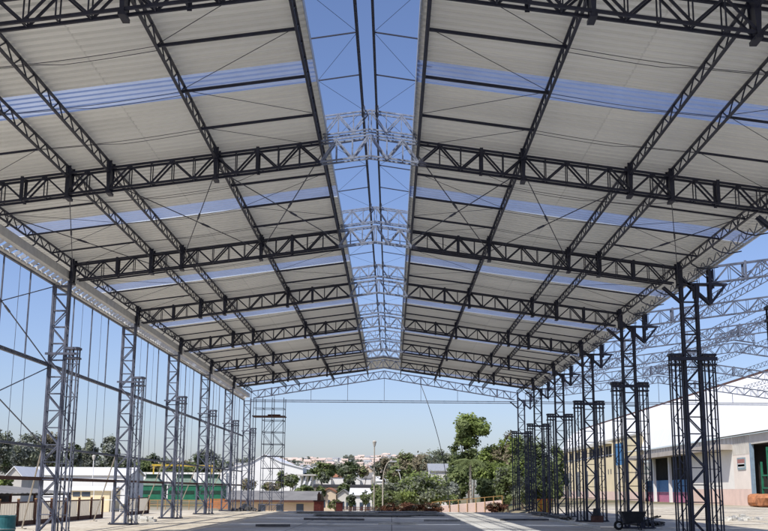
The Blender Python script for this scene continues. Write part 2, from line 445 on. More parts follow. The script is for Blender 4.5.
# eaves: gutter on the left, plain edge with hooks on the right
m = MB()
y0, y1 = D(-2), 91.2
def sec(a0, a1, z0, z1): m.box(-a1, -a0, y0, y1, z0, z1)
sec(11.30, 11.315, 9.12, 9.42); sec(11.315, 11.50, 9.12, 9.135); sec(11.50, 11.515, 9.12, 9.30)
sec(11.69, 11.86, 8.93, 8.945); sec(11.69, 11.705, 8.945, 9.0); sec(11.86, 11.875, 8.93, 9.03)
for i in range(int((y1-y0)/.55)):
    y = y0+.3+i*.55; m.bar((-11.49, y, 9.12), (-11.71, y, 8.98), .13, .03)
m.build("gutter", mat("pale_galvanised", (.60, .60, .59), .5, .1, .15, 3), shed)
m = MB(); m.box(12.37, 12.43, D(-2), YEND, zr(12.4)-.09, zr(12.4)-.012)
m.build("eave_trim", GALV, shed)
hk = MB(); pts = [(11.2, 9.86), (11.36, 9.55), (11.6, 9.42), (11.9, 9.37), (12.3, 9.45)]
for p, q in zip(pts, pts[1:]): hk.bar((p[0], 0, p[1]), (q[0], 0, q[1]), .035)
hk.bar((11.2, -.5, 9.80), (11.36, 0, 9.55), .03)
HK = hk.mesh("gutter_hook", STEEL)
hk.v = [(-x, y, z) for x, y, z in hk.v]; hk.f = [f_[::-1] for f_ in hk.f]; HKL = hk.mesh("gutter_hook", STEEL)
for k in range(0, 7):
    for q in range(4):
        for s in (-1, 1): inst("gutter_hook", HK if s > 0 else HKL, shed, (0, min(D(k)+S*(q+.5)/4, 89), 0))

# sag bars, wires and X bracing under the roof
def zb(a): return 10.93-SL*(a-1.36)
def seg(name, p, q, w, matl, parent=shed): 
    m = MB(); m.bar(p, q, w); return m.build(name, matl, parent)
for k in range(0, 7):
    for q in (1, 2, 3):
        y = D(k)+S*q/4+.1
        if y > 89: continue
        for s in (-1, 1):
            for a0, a1 in ((PA[0], PA[1]), (PA[3], PA[4])):
                seg("sag_bar", (s*a0, y, zb(a0)), (s*a1, y, zb(a1)), .06 if a0 < 2 else .05, STEEL)
for k in range(0, 4):
    for q in (1, 2, 3):
        y = D(k)+S*q/4+.1
        for s in (-1, 1):
            m = MB()                             # slack pair of wires between the middle purlins
            for dy in (0, .22):
                pp = [(s*(PA[1]+(PA[3]-PA[1])*i/8), y+dy*(1 if i < 5 else .3), zb(PA[1]+(PA[3]-PA[1])*i/8)-.06*math.sin(math.pi*i/8)) for i in range(9)]
                for p_, q_ in zip(pp, pp[1:]): m.bar(p_, q_, .011)
            m.build("slack_wire", STEEL, shed)
for k in range(0, 3):
    Y = [D(k)+S*i/4+.1 for i in range(5)]
    for s in (-1, 1):
        for a0, a1 in ((PA[0], PA[1]), (PA[4], PA[3])):
            for p, q in (((a0, Y[0]), (a1, Y[1])), ((a0, Y[1]), (a1, Y[2])), ((a1, Y[2]), (a0, Y[3])), ((a1, Y[3]), (a0, Y[4]))):
                seg("diagonal_wire", (s*p[0], p[1], zb(p[0])+.04), (s*q[0], q[1], zb(q[0])+.04), .011, STEEL)
def rod(p, q, f=.5, r=.022, parent=shed, mt=STEEL, long=.5):
    p = Vector(p); q = Vector(q)
    o = seg("brace_rod", p, q, r, mt, parent)
    c = p.lerp(q, f); d = (q-p).normalized()*long/2
    m = MB(); m.bar(c-d, c+d, .055, .05); m.bar(c-d*1.5, c-d, .032); m.bar(c+d, c+d*1.5, .032); m.build("turnbuckle", mt, o)
for k in (1,):
    for s in (-1, 1):
        for a0, a1 in ((PA[0], PA[1]), (PA[1], PA[2]), (PA[3], PA[4])):
            z0, z1 = zb(a0)-.3, zb(a1)-.3
            rod((s*a0, D(k), z0), (s*a1, D(k+1), z1), .44); rod((s*a1, D(k), z1), (s*a0, D(k+1), z0+.03), .56)
# ridge slot bars
for k in range(-1, 6):
    for q in (1, 2, 3):
        y = D(k)+S*q/4
        for s in (-1, 1): seg("slot_bar", (s*.19, y, 11.98), (s*1.28, y, 11.81), .028, STEEL)
    m = MB()
    for q in (0, 2):
        y, y2, y3 = D(k)+S*q/4, D(k)+S*(q+1)/4, D(k)+S*(q+2)/4
        for s in (-1, 1):
            m.bar((s*.19, y, 11.98), (s*1.28, y2, 11.81), .007); m.bar((s*1.28, y2, 11.81), (s*.19, y3, 11.98), .007)
    m.build("slot_wire", STEEL, shed)

# columns
def lattice(m, x0, x1, z0, z1, cell, leg, lace, yb, rear=True):
    n = max(1, round((z1-z0)/cell)); c = (z1-z0)/n
    for yy in (-yb, yb):
        m.bar((x0, yy, z0), (x0, yy, z1), leg); m.bar((x1, yy, z0), (x1, yy, z1), leg)
        l_ = lace if yy < 0 else lace*.7
        for i in range(n+1):
            if yy < 0 or rear or i % 2 == 0: m.bar((x0, yy, z0+c*i), (x1, yy, z0+c*i), l_*.8)
        for i in range(n):
            a, b_ = (x0, x1) if i % 2 else (x1, x0)
            if yy < 0 or rear: m.bar((a, yy, z0+c*i), (b_, yy, z0+c*(i+1)), l_)
    for i in range(n+1):
        for x in (x0, x1): m.bar((x, -yb, z0+c*i), (x, yb, z0+c*i), lace*.6)
def plate_mesh(w):
    m = MB(); m.box(-w/2, w/2, -.3, .3, -.03, .02)
    for x in (-w/2+.07, w/2-.07):
        for y in (-.23, .23): m.tube((x, y, .02), (x, y, .075), .022, n=6)
    return m.mesh("base_plate", STEEL)
PLW, PLT = plate_mesh(.85), plate_mesh(.55)
m = MB(); lattice(m, 11.29, 11.84, .02, 8.55, .6, .075, .045, .11)
for yy in (-.12, .12):                            # head of the left columns
    m.bar((11.29, yy, 8.55), (11.29, yy, 9.06), .075); m.bar((11.84, yy, 8.55), (11.84, yy, 8.91), .075)
    m.bar((11.84, yy, 8.86), (11.29, yy, 8.86), .05)
m.v = [(-x, y, z) for x, y, z in m.v]; m.f = [f_[::-1] for f_ in m.f]
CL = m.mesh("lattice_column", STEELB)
m = MB(); lattice(m, 11.28, 11.83, .02, 8.40, .6, .085, .045, .11)
for yy in (-.12, .12):
    m.bar((11.28, yy, 8.4), (11.28, yy, 9.75), .095); m.bar((11.83, yy, 8.4), (11.83, yy, 9.06), .10)
    m.bar((11.28, yy, 8.4), (11.83, yy, 9.06), .06)
m.box(11.73, 11.93, -.14, .14, 8.55, 9.08)
CR = m.mesh("lattice_column", STEEL)
m = MB()                                          # valley bracket on the right columns
for yy in (-.11, .11):
    m.bar((11.28, yy, 9.06), (12.93, yy, 9.06), .075); m.bar((11.26, yy, 9.32), (12.33, yy, 8.33), .075)
    m.bar((12.33, yy, 8.30), (12.33, yy, 9.62), .10); m.bar((12.33, yy, 8.33), (12.95, yy, 9.08), .065)
    m.bar((12.45, yy, 8.9), (12.45, yy, 9.62), .06)
VB = m.mesh("valley_bracket", STEEL)
m = MB()
for yy in (-.1, .1): m.bar((10.62, yy, 8.95), (11.28, yy, 8.37), .07)
KB = m.mesh("knee_brace", STEEL)
def tower(x0, x1, top, mt):
    m = MB(); lattice(m, x0, x1, .02, top, .58, .046, .028, .15, False); c = (x0+x1)/2
    m.bar((c, 0, .02), (c, 0, top), .06); m.box(x0-.06, x1+.06, -.2, .2, top-.08, top); m.box(x0-.06, x1+.06, -.21, .21, top-.42, top-.36)
    return m.mesh("support_tower", mt)
TL = tower(-11.19, -10.80, 6.58, STEELB); TRI = tower(10.76, 11.13, 6.48, STEEL); TRO = tower(11.96, 12.34, 6.48, STEEL)
m = MB(); m.bar((-11.95, -.24, 6.33), (-10.74, -.24, 6.33), .08); TBL = m.mesh("tie_bar", STEELB)
m = MB(); m.bar((10.70, -.24, 6.29), (12.40, -.24, 6.29), .13); TBR = m.mesh("tie_bar", STEEL)
m = MB(); m.tube((-11.9, .1, 3.05), (-13.95, 4.6, -.04), .03, n=6); m.box(-14.1, -13.8, 4.45, 4.75, -.1, -.01)
PROP = m.mesh("raking_prop", PALE)
for k in range(1, 8):
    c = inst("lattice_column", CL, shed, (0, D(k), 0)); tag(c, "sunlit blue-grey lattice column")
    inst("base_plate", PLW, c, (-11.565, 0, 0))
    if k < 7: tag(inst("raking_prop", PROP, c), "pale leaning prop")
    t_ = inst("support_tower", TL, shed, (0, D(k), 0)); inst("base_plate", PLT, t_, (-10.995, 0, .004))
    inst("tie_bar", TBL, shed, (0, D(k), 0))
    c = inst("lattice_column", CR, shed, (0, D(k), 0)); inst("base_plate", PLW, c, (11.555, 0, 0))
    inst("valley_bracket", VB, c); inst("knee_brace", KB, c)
    for me, x in ((TRI, 10.945), (TRO, 12.15)):
        t_ = inst("support_tower", me, shed, (0, D(k), 0)); inst("base_plate", PLT, t_, (x, 0, .004))
    inst("tie_bar", TBR, shed, (0, D(k), 0))

# left wall rails, rods and bracing
WX = -12.53-XC
def rail(name, z, w, mt=STEELB, dbl=.0, ya=D(-1), yb=D(7)):
    m = MB(); m.bar((WX, ya, z), (WX, yb, z), w)
    if dbl: m.bar((WX-.18, ya, z+dbl), (WX-.18, yb, z+dbl), w*.8)
    m.build(name, mt, shed)
rail("wall_rail", 8.93, .09, dbl=.16); rail("wall_rail", 5.93, .10, dbl=.1); rail("wall_rail", 3.0, .09); rail("wall_rail", 1.87, .12, BROWN)
m = MB(); m.bar((0,0,5.95), (0,0,8.9), .045); m.bar((.02,.12,3.0), (.02,.02,5.9), .016)
WR = m.mesh("wall_rod", STEELB)
m = MB(); m.bar((0,0,3.0), (.0,0,9.0), .014); WW = m.mesh("wall_wire", STEELB)
for k in range(0, 7):
    for q in (1, 2, 3): inst("wall_rod", WR, shed, (WX, D(k)+S*q/4, 0))
    for q in (1.6, 2.7): inst("wall_wire", WW, shed, (WX-.1, D(k)+S*q/4, 0))
rod((WX, D(1), 8.9), (WX, D(2), 5.95), .56, .03, mt=STEELB); rod((WX, D(1), 5.95), (WX, D(2), 8.85), .4, .03, mt=STEELB)
rod((WX, D(1), 5.9), (WX, D(2), 3.05), .4, .03, mt=STEELB); rod((WX, D(1), 3.05), (WX, D(2), 5.85), .4, .03, mt=STEELB)
# gable tie and hangers
m = MB(); 
for z in (8.80, 8.94): m.bar((-11.3, D(7), z), (11.3, D(7), z), .06)
m.build("gable_tie", STEELB, shed)
for i in range(-3, 4): seg("gable_hanger", (i*3.1, D(7), 8.9), (i*3.1, D(7), gz(i*3.1)-.6), .035, STEELB)
m = MB()
for z in (8.80, 8.94): m.bar((-11.3, D(7), z), (11.3, D(7), z), .06)
m.build("gable_tie", STEELB, nave)
for i in range(-3, 4): seg("gable_hanger", (i*3.1, D(7), 8.9), (i*3.1, D(7), zt(i*3.1)-.6), .035, STEELB, nave)
# loose rope hanging from the gable truss
p0 = at(421, 385, D(7)-.3); p1 = at(447, 452, D(7)-1.5); p2 = at(449, 508, D(7)-3)
o = MB(); pr = None
for i in range(13):
    u = i/12; p = p0*(1-u)**2+p1*(2*u*(1-u))+p2*u*u
    if pr is not None: o.tube(pr, p, .028, n=5)
    pr = p
tag(o.build("rope", LUMB), "dark rope hanging slack from the far gable truss down to the slab", "rope")

# ------------------------------------------------------------------ scaffold
sx = [-11.15, -10.42, -9.65, -8.72]; sy = [87.4, 89.0]
sc = thing("scaffold_tower", (-9.9, 88.2, G(-9.9, 88.2)), "tall tubular scaffold tower with dark plank platform near far left corner", "scaffold")
ox, oy, oz = sc.location
m = MB(); zg = G(-9.9, 88)-oz
for x in sx[1:]+[sx[0]]:
    for y in sy: m = MB(); m.tube((x-ox, y-oy, G(x, y)-oz), (x-ox, y-oy, 8.8-oz), .03, n=6); m.build("upright", STEELB, sc)
m = MB()
for i in range(11):
    z = -.6+i*.95
    if z > 8.8: break
    for y in sy: m = MB(); m.tube((sx[0]-ox if i > 8 else sx[1]-ox, y-oy, z-oz), (sx[3]-ox, y-oy, z-oz), .024, n=5); m.build("ledger", STEELB, sc)
    for x in sx[1:]: m = MB(); m.tube((x-ox, sy[0]-oy, z-oz), (x-ox, sy[1]-oy, z-oz), .024, n=5); m.build("transom", STEELB, sc)
m = MB()
for i in range(7):
    z = -.3+i*1.05
    for a, b_ in ((sx[1], sx[2]), (sx[2], sx[3])):
        if i % 2: a, b_ = b_, a
        for y in sy: m = MB(); m.tube((a-ox, y-oy, z-oz), (b_-ox, y-oy, z+1.05-oz), .018, n=5); m.build("cross_brace", STEELB, sc)
m = MB()
for j in range(5): m.box(sx[0]-ox-.1, sx[3]-ox+.1, sy[0]-oy+j*.33, sy[0]-oy+.29+j*.33, 7.28-oz, 7.36-oz)
m.box(-10.0-ox, -9.0-ox, sy[0]-oy+.1, sy[0]-oy+.5, 7.365-oz, 7.46-oz)
m.build("platform", BROWN, sc)

# ------------------------------------------------------------------ things on the floor
def strip(name, x0, x1, y0, y1, h, mt, label, cat, group=None, z=0.0, rz=0):
    o = thing(name, ((x0+x1)/2, (y0+y1)/2, z), label, cat, group, rz); return o
stacks = [(-4.5, 1.2, 66, 67.6, "wide low stack of dark flat steel sheets near the slab's far left"),
          (-6.3, -1.0, 73, 74.6, "dark steel sheet stack at the far left corner of the slab"),
          (-1.6, 3.1, 75.5, 77.2, "dark sheet stack behind the others at mid slab"),
          (0.2, 3.3, 68.5, 70.0, "short dark sheet stack just left of the sunlit floor strip")]
for x0, x1, y0, y1, lab in stacks:
    o = thing("sheet_stack", ((x0+x1)/2, (y0+y1)/2, 0), lab, "stack", "stacks of dark sheets on the slab")
    wx, wy = (x1-x0)/2, (y1-y0)/2
    m = MB()
    for x in (-wx*.7, 0, wx*.7): m.box(x-.05, x+.05, -wy, wy, .0, .03)
    m.build("bearer", BROWN, o)
    m = MB(); random.seed(int(x0*10)+5)
    for i in range(5):
        a, b_ = random.uniform(-.2, .2), random.uniform(-.1, .1); m.box(-wx+a, wx+a, -wy+b_, wy+b_, .032+i*.02, .05+i*.02)
    m.build("sheet", SHG, o)
m = MB(); m.bar((-5.75, 47.0, .06), (-4.3, 47.2, .06), .10, .12); m.bar((-5.6, 47.16, .06), (-4.45, 47.33, .06), .10, .12)
tag(m.build("steel_beam", LUMB), "short dark beam lying alone on the slab near the shadow's left edge", "beam")
for x, y, L_, a, mt, lab in ((2.6, 57, 1.9, .15, SHG, "short grey plank lying on the slab left of the sunlit strip"), (-3.0, 58, 3.2, -.1, LUMB, "long grey steel angle lying on the slab left of centre"),
        (7.2, 60, 2.8, .25, LUMB, "grey steel angle lying on the slab right of the sunlit strip"), (0.3, 51.5, 1.8, .05, SHG, "short grey offcut lying alone at the slab's near centre")):
    m = MB(); d = Vector((math.cos(a), math.sin(a), 0))*L_/2; c = Vector((x, y, .03)); m.bar(c-d, c+d, .14, .05); m.bar(c-d*.8+Vector((.1, .2, 0)), c+d*.9+Vector((.1, .2, 0)), .10, .05)
    tag(m.build("loose_board", mt), lab, "board", "loose boards on the slab")
# pale kerb along the slab edge
m = MB(); m.box(8.78, 9.08, 48.3, 60.5, -.3, .09); m.box(8.78, 9.08, 60.52, 66, -.3, .07)
tag(m.build("kerb_beam", KERB), "long pale concrete kerb along the slab's right edge", "kerb")
piles = [(9.5, 10.4, 62.5, 68, .24, "dark bar pile beside the third column from the far end on the right"),
         (9.7, 10.5, 72.5, 77, .28, "dark bar pile in front of the farthest right columns"),
         (11.9, 13.2, 53, 58, .3, "dark bar pile between the two nearer right-hand columns")]
for x0, x1, y0, y1, h, lab in piles:
    m = MB(); random.seed(int(y0))
    nrow = int((x1-x0)/.11)
    for r_ in range(int(h/.1)):
        for i in range(nrow-r_):
            x = x0+i*.11+r_*.055; e = random.uniform(-.4, .4)
            m.tube((x, y0+e, .04+r_*.1), (x+random.uniform(-.1, .1), y1+e, .04+r_*.1), .05, n=6)
    tag(m.build("bar_pile", LUMB), lab, "bars", "piles of dark bars by the right-hand columns")

# wheelbarrow in front of the second right column in view
wb = thing("wheelbarrow", (10.35, 47.6, -.045), "dark wheelbarrow parked against the foot of a right-hand column", "wheelbarrow")
m = MB()
def ring(z, xa, xb, y): return [(xa, -y, z), (xb, -y, z), (xb, y, z), (xa, y, z)]
a, b_ = ring(.30, -.32, .30, .20), ring(.78, -.55, .52, .36)
for i in range(4):
    j = (i+1) % 4; m.face([a[i], a[j], b_[j], b_[i]])
m.face(a[::-1])
a2, b2 = ring(.34, -.29, .27, .17), ring(.78, -.52, .49, .33)
for i in range(4):
    j = (i+1) % 4; m.face([a2[j], a2[i], b2[i], b2[j]]); m.face([b_[i], b_[j], b2[j], b2[i]])
m.face(a2); m.build("tub", BLACKT, wb)
m = MB()
for y in (-.24, .24):
    m.tube((-.62, y*.25, .22), (-.1, y, .29), .022, n=6); m.tube((-.1, y, .29), (.55, y*1.1, .40), .022, n=6); m.tube((.55, y*1.1, .40), (.98, y*1.15, .55), .022, n=6)
m.build("frame", BLACKT, wb)
for y in (-.26, .26):
    m = MB(); m.tube((.98, y*1.06, .55), (1.14, y*1.06, .60), .03, n=8); m.build("handle", RUBBER, wb)
    m = MB(); m.tube((.22, y, .30), (.30, y, .02), .022, n=6); m.box(.2, .42, y-.04, y+.04, 0, .025); m.build("leg", BLACKT, wb)
m = MB(); m.tube((-.62, -.045, .20), (-.62, .045, .20), .20, n=20); wh = m.build("wheel", RUBBER, wb)
m = MB(); m.tube((-.62, -.055, .20), (-.62, .055, .20), .10, n=14); m.build("rim", GALV, wh)
# bucket further back
bk = thing("bucket", (11.0, 59.4, 0), "dark upturned bucket on a short timber by the third right column", "bucket")
m = MB(); m.box(-.3, .3, -.2, .2, -.05, .30); m.build("timber_block", BROWN, bk)
m = MB(); m.tube((0, 0, .302), (0, 0, .68), .24, .17, n=14); m.build("body", BLACKT, bk)

# oil drum
p = at(3.5, 515.4, 27)
dr = thing("oil_drum", (p.x, p.y, G(p.x, p.y)), "teal steel oil drum standing on sandy ground at the left edge", "drum")
hh = p.z-G(p.x, p.y)
m = MB(); R0 = .30
prof = [(R0, 0), (R0, hh*.30), (R0+.014, hh*.32), (R0+.014, hh*.345), (R0, hh*.365), (R0, hh*.63), (R0+.014, hh*.65), (R0+.014, hh*.675), (R0, hh*.695), (R0, hh-.03), (R0+.012, hh-.02), (R0+.012, hh), (R0-.02, hh), (R0-.02, hh-.02)]
n = 28
for (r0, z0), (r1, z1) in zip(prof, prof[1:]):
    for i in range(n):
        t0, t1 = 2*math.pi*i/n, 2*math.pi*(i+1)/n
        m.face([(r0*math.cos(t0), r0*math.sin(t0), z0), (r0*math.cos(t1), r0*math.sin(t1), z0), (r1*math.cos(t1), r1*math.sin(t1), z1), (r1*math.cos(t0), r1*math.sin(t0), z1)])
m.build("body", TEAL, dr)
m = MB(); m.tube((0, 0, hh-.04), (0, 0, hh-.021), R0-.005, n=28); ld_ = m.build("lid", TEAL, dr)
m = MB(); m.tube((.16, .0, hh-.021), (.16, 0, hh+.0), .035, n=10); m.build("bung", GALV, ld_)
for z in (.345,):
    m = MB(); m.tube((0, 0, hh*.655), (0, 0, hh*.668), R0+.016, n=28, caps=False); m.build("hoop", GALV, dr)

# ------------------------------------------------------------------ fence at left
def fence(xf, ya, yb, h, lab, name="corrugated_fence"):
    f = thing(name, (xf, (ya+yb)/2, G(xf, (ya+yb)/2)), lab, "fence"); oy, oz = f.location.y, f.location.z
    n = max(1, round((yb-ya)/3))
    for i in range(n):
        y0, y1 = ya+(yb-ya)*i/n, ya+(yb-ya)*(i+1)/n
        m = MB(); k = round((y1-y0)/.1); pv = None
        for j in range(k+1):
            y = y0+(y1-y0)*j/k; dx = .02*math.sin(j*math.pi/2*1.0) if j % 2 else (.02 if j % 4 == 0 else -.02)
            cur = (dx, y-oy)
            if pv: m.face([(pv[0], pv[1], .12), (cur[0], cur[1], .12), (cur[0], cur[1], h-.08), (pv[0], pv[1], h-.08)])
            pv = cur
        m.build("fence_panel", FENCE, f)
    for i in range(n+1):
        y = ya+(yb-ya)*i/n-oy
        m = MB(); m.box(.05, .17, y-.06, y+.06, -.1, h+.12); m.build("post", BROWN, f)
        m = MB(); m.box(.045, .175, y-.065, y+.065, h+.121, h+.17)
        m.build("post_cap", OCHRE, f)
    m = MB(); m.box(.03, .09, ya-oy, yb-oy, h-.08, h-.0); m.box(.03, .09, ya-oy, yb-oy, .0, .26); m.build("rail", BROWN, f)
fence(-20.9, 46.5, 79.5, 1.32, "long cream corrugated sheet fence with brown posts at left")
fence(-21.0, 87.5, 95, 1.35, "short far stretch of brownish corrugated fence left of the third column")

# ------------------------------------------------------------------ buildings (left)
def gable(m, x0, x1, y0, y1, z0, ze, zp, axis_='x', mi_r=1, over=.25):
    """walls and a pitched roof; the ridge runs along axis_"""
    m.box(x0, x1, y0, y1, z0, ze, 0)
    if axis_ == 'x':
        ym = (y0+y1)/2
        for x in (x0+.001, x1-.001): m.face([(x, y0, ze), (x, y1, ze), (x, ym, zp-.05)], 0)
        for ya, o_ in ((y0-over, 1), (y1+over, -1)):
            zz = ze-(zp-ze)*over/((y1-y0)/2)
            m.hexa([(x0-over, ya, zz), (x1+over, ya, zz), (x1+over, ym, zp), (x0-over, ym, zp),
                    (x0-over, ya, zz+.12), (x1+over, ya, zz+.12), (x1+over, ym, zp+.12), (x0-over, ym, zp+.12)], mi_r)
    else:
        xm = (x0+x1)/2
        for y in (y0+.001, y1-.001): m.face([(x0, y, ze), (x1, y, ze), (xm, y, zp-.05)], 0)
        for xa in (x0-over, x1+over):
            zz = ze-(zp-ze)*over/((x1-x0)/2)
            m.hexa([(xa, y0-over, zz), (xa, y1+over, zz), (xm, y1+over, zp), (xm, y0-over, zp),
                    (xa, y0-over, zz+.12), (xa, y1+over, zz+.12), (xm, y1+over, zp+.12), (xm, y0-over, zp+.12)], mi_r)

def building(name, pxl, pxr, Y, depth, pye, pyp, lab, cat, wall, roof, axis_='x', wins=0, group=None, base=None, door=False, over=.25, win_mat=None):
    a = at(pxl, pye, Y); b2_ = at(pxr, pye, Y); zp = at((pxl+pxr)/2, pyp, Y+ (depth/2 if axis_ == 'x' else 0)).z
    z0 = min(G(a.x, Y), G(b2_.x, Y))-.3 if base is None else base
    ze = (a.z+b2_.z)/2; cx = (a.x+b2_.x)/2
    t_ = thing(name, (cx, Y+depth/2, z0), lab, cat, group)
    hw, hd = (b2_.x-a.x)/2, depth/2
    m = MB(); gable(m, -hw, hw, -hd, hd, 0, ze-z0, zp-z0, axis_, 1, over)
    # split walls and roof into two parts
    wv, rv = MB(), MB()
    for f_, mi in zip(m.f, m.m):
        (rv if mi else wv).face([m.v[i] for i in f_])
    wv.build("wall", wall, t_); rv.build("roof", roof, t_)
    for i in range(wins):
        wm = MB(); x = -hw+2*hw*(i+.5)/wins; ww = min(1.6, 2*hw/wins*.5); zz = (ze-z0)*.55
        wm.box(x-ww/2, x+ww/2, -hd-.03, -hd+.02, zz-.45, zz+.55); wm.build("window", win_mat or GLASS, t_)
    if door:
        wm = MB(); wm.box(hw*.5-.6, hw*.5+.6, -hd-.03, -hd+.02, 0.3, 2.6); wm.build("door", BROWN, t_)
    return t_

building("warehouse", 26, 129, 150, 9, 475, 468, "long white warehouse behind the corrugated fence on the left", "warehouse", WHITE, WHITEM, wins=0)
building("grey_shed", 6, 22, 128, 8, 476, 467, "pale grey gable-ended shed left of the long white warehouse", "shed", GREYW, WHITEM, axis_='y')
# low open shed behind the fence
lsx = -25.5
ls = thing("lean_to_shed", (lsx-2.5, 74, G(lsx, 74)), "low open lean-to with wavy grey roof behind the fence", "lean-to")
zz = 1.30-ls.location.z
m = MB()
for i in range(60):
    y0, y1 = -16+i*.5, -16+i*.5+.5; h0, h1 = (.05 if i % 2 else 0), (0 if i % 2 else .05)
    m.face([(2.7, y0, zz+h0-.15), (2.7, y1, zz+h1-.15), (-2.7, y1, zz+h1+.35), (-2.7, y0, zz+h0+.35)])
m.build("roof", ROOFG, ls)
for y in (-15.5, -10, -5, 0, 5, 10, 13.5):
    m = MB(); m.box(2.35, 2.5, y-.08, y+.08, 0, zz-.14); m.build("post", BROWN, ls)
m = MB(); m.box(-2.6, -2.5, -16, 14, 0, zz+.3); m.box(2.36, 2.44, -16, 14, zz-.3, zz-.16); m.build("back_wall", DARK, ls)
cb = building("site_cabin", 70, 110, 100, 4, 490.3, 487.5, "low yellowish site cabin with two dark windows behind the fence", "cabin", CREAM, WHITEM, wins=0)
for x0, x1 in ((73, 80), (82, 90)):
    a, b_ = at(x0, 491.8, 100), at(x1, 496.3, 100); m = MB(); L = cb.location
    m.box(a.x-L.x, b_.x-L.x, -2.05, -1.98, b_.z-L.z, a.z-L.z); m.build("window", GLASS, cb)
a = at(112, 490, 98); 
rl = thing("guard_rail", (a.x, 98, G(a.x, 98)), "white tubular guard rail right of the yellowish cabin", "railing")
m = MB(); zt_ = a.z-rl.location.z
for i in range(5): m.tube((-1.6+i*.8, 0, 0), (-1.6+i*.8, 0, zt_), .03, n=6)
m.build("post", WHITE, rl)
m = MB()
for q in (.55, 1.0): m.tube((-1.6, 0, zt_*q), (1.6, 0, zt_*q), .03, n=6)
m.build("rail", WHITE, rl)

def lamp(px, ytop, Y, lab, mt, arm=0, r=.07, name="lamp_post"):
    p = at(px, ytop, Y); z0 = G(p.x, Y); t_ = thing(name, (p.x, Y, z0), lab, "lamp post"); h = p.z-z0
    m = MB()
    if arm:
        m.tube((0, 0, -.2), (0, 0, h*.72), r, r*.8, n=8); pr = (0, 0, h*.72)
        for i in range(1, 7):
            u = i/6; q = (arm*(u**1.6), 0, h*(.72+.28*math.sin(u*math.pi/2)))
            m.tube(pr, q, r*.7, n=6); pr = q
        m.build("pole", mt, t_); m = MB(); m.box(pr[0]-.1, pr[0]+.55, -.14, .14, pr[2]-.1, pr[2]+.05); m.build("lamp_head", GALV, t_)
    else:
        m.tube((0, 0, -.2), (0, 0, h-.5), r, r*.7, n=8); m.build("pole", mt, t_)
        m = MB(); m.tube((0, 0, h-.5), (0, 0, h-.1), .09, .19, n=10); m.tube((0, 0, h-.1), (0, 0, h), .19, .1, n=10); m.build("lamp_head", GREYW, t_)
lamp(94, 455, 112, "thin white post rising behind the fence between two left columns", WHITE, name="lamp_post", r=.06)
lamp(374.5, 440.5, 96, "tall straight lamp post with lantern top standing in the middle distance", PALE)
lamp(383, 461, 104, "curved-arm lamp post just right of the tall straight one", PALE, arm=.75)
lamp(401, 470, 150, "small distant lamp post above the big bush", WHITE, arm=-.6, r=.06)

# green cooling houses
for i, (xl, xr, lab) in enumerate(((138.5, 162, "leftmost of three green cooling houses with a dark roof vent"),
                                   (168, 196, "middle green cooling house between two left columns"),
                                   (199.5, 223, "rightmost of three green cooling houses nearest the white gabled hall"))):
    Y = 200; a, b_ = at(xl, 485.5, Y), at(xr, 485.5, Y); z0 = G(a.x, Y); hw = (b_.x-a.x)/2
    t_ = thing("cooling_house", ((a.x+b_.x)/2, Y+hw, z0), lab, "cooling house", "green cooling houses in a row")
    ze = a.z-z0; zp = at(xl, 478.3, Y+hw*.6).z-z0; zv = at(xl, 474, Y+hw*.6).z-z0
    m = MB(); m.box(-hw, hw, -hw, hw, -.3, ze); m.build("wall", GREEN, t_)
    m = MB(); m.box(-hw-.12, hw+.12, -hw-.12, hw+.12, ze, ze+.18); m.build("eave_band", GREENR, t_)
    m = MB(); m.box(-hw+.25, hw-.25, -hw-.04, -hw+.02, ze*.42, ze*.66); m.build("louvre", DGREEN, t_)
    m = MB(); hv = hw*.5
    A = [(-hw, -hw, ze+.181), (hw, -hw, ze+.181), (hw, hw, ze+.181), (-hw, hw, ze+.181)]; Bq = [(-hv, -hv, zp), (hv, -hv, zp), (hv, hv, zp), (-hv, hv, zp)]
    m.hexa(A+Bq); m.build("roof", GREENR, t_)
    m = MB(); m.box(-hv, hv, -hv, hv, zp+.002, zv); m.box(-hv-.1, hv+.1, -hv-.1, hv+.1, zv-.2, zv-.1); m.build("roof_vent", DGREEN, t_)
a, b_ = at(128, 472, 232), at(226, 472, 232)
m = MB(); z0 = G(a.x, 232); m.box(a.x, b_.x, 232, 236, z0-.5, a.z); 
for i in range(14):
    x = a.x+(b_.x-a.x)*(i+.5)/14; m.box(x-.12, x+.12, 231.85, 231.999, z0-.5, a.z)
tag(m.build("white_wall_building", WHITE), "flat-topped white building behind the green cooling houses", "building")
ga, gb = at(152, 465, 226), at(214, 466, 226)
gt = thing("gantry", ((ga.x+gb.x)/2, 226, G(ga.x, 226)), "long yellow gantry beam above the green cooling houses", "gantry")
m = MB(); L = gt.location; m.bar((ga.x-L.x, 0, ga.z-L.z), (gb.x-L.x, 0, gb.z-L.z), .35); m.build("beam", YEL, gt)
for q in (.03, .97):
    m = MB(); x = (ga.x-L.x)*(1-q)+(gb.x-L.x)*q; m.bar((x, 0, 0), (x, 0, ga.z-L.z-.2), .25); m.build("leg", YEL, gt)

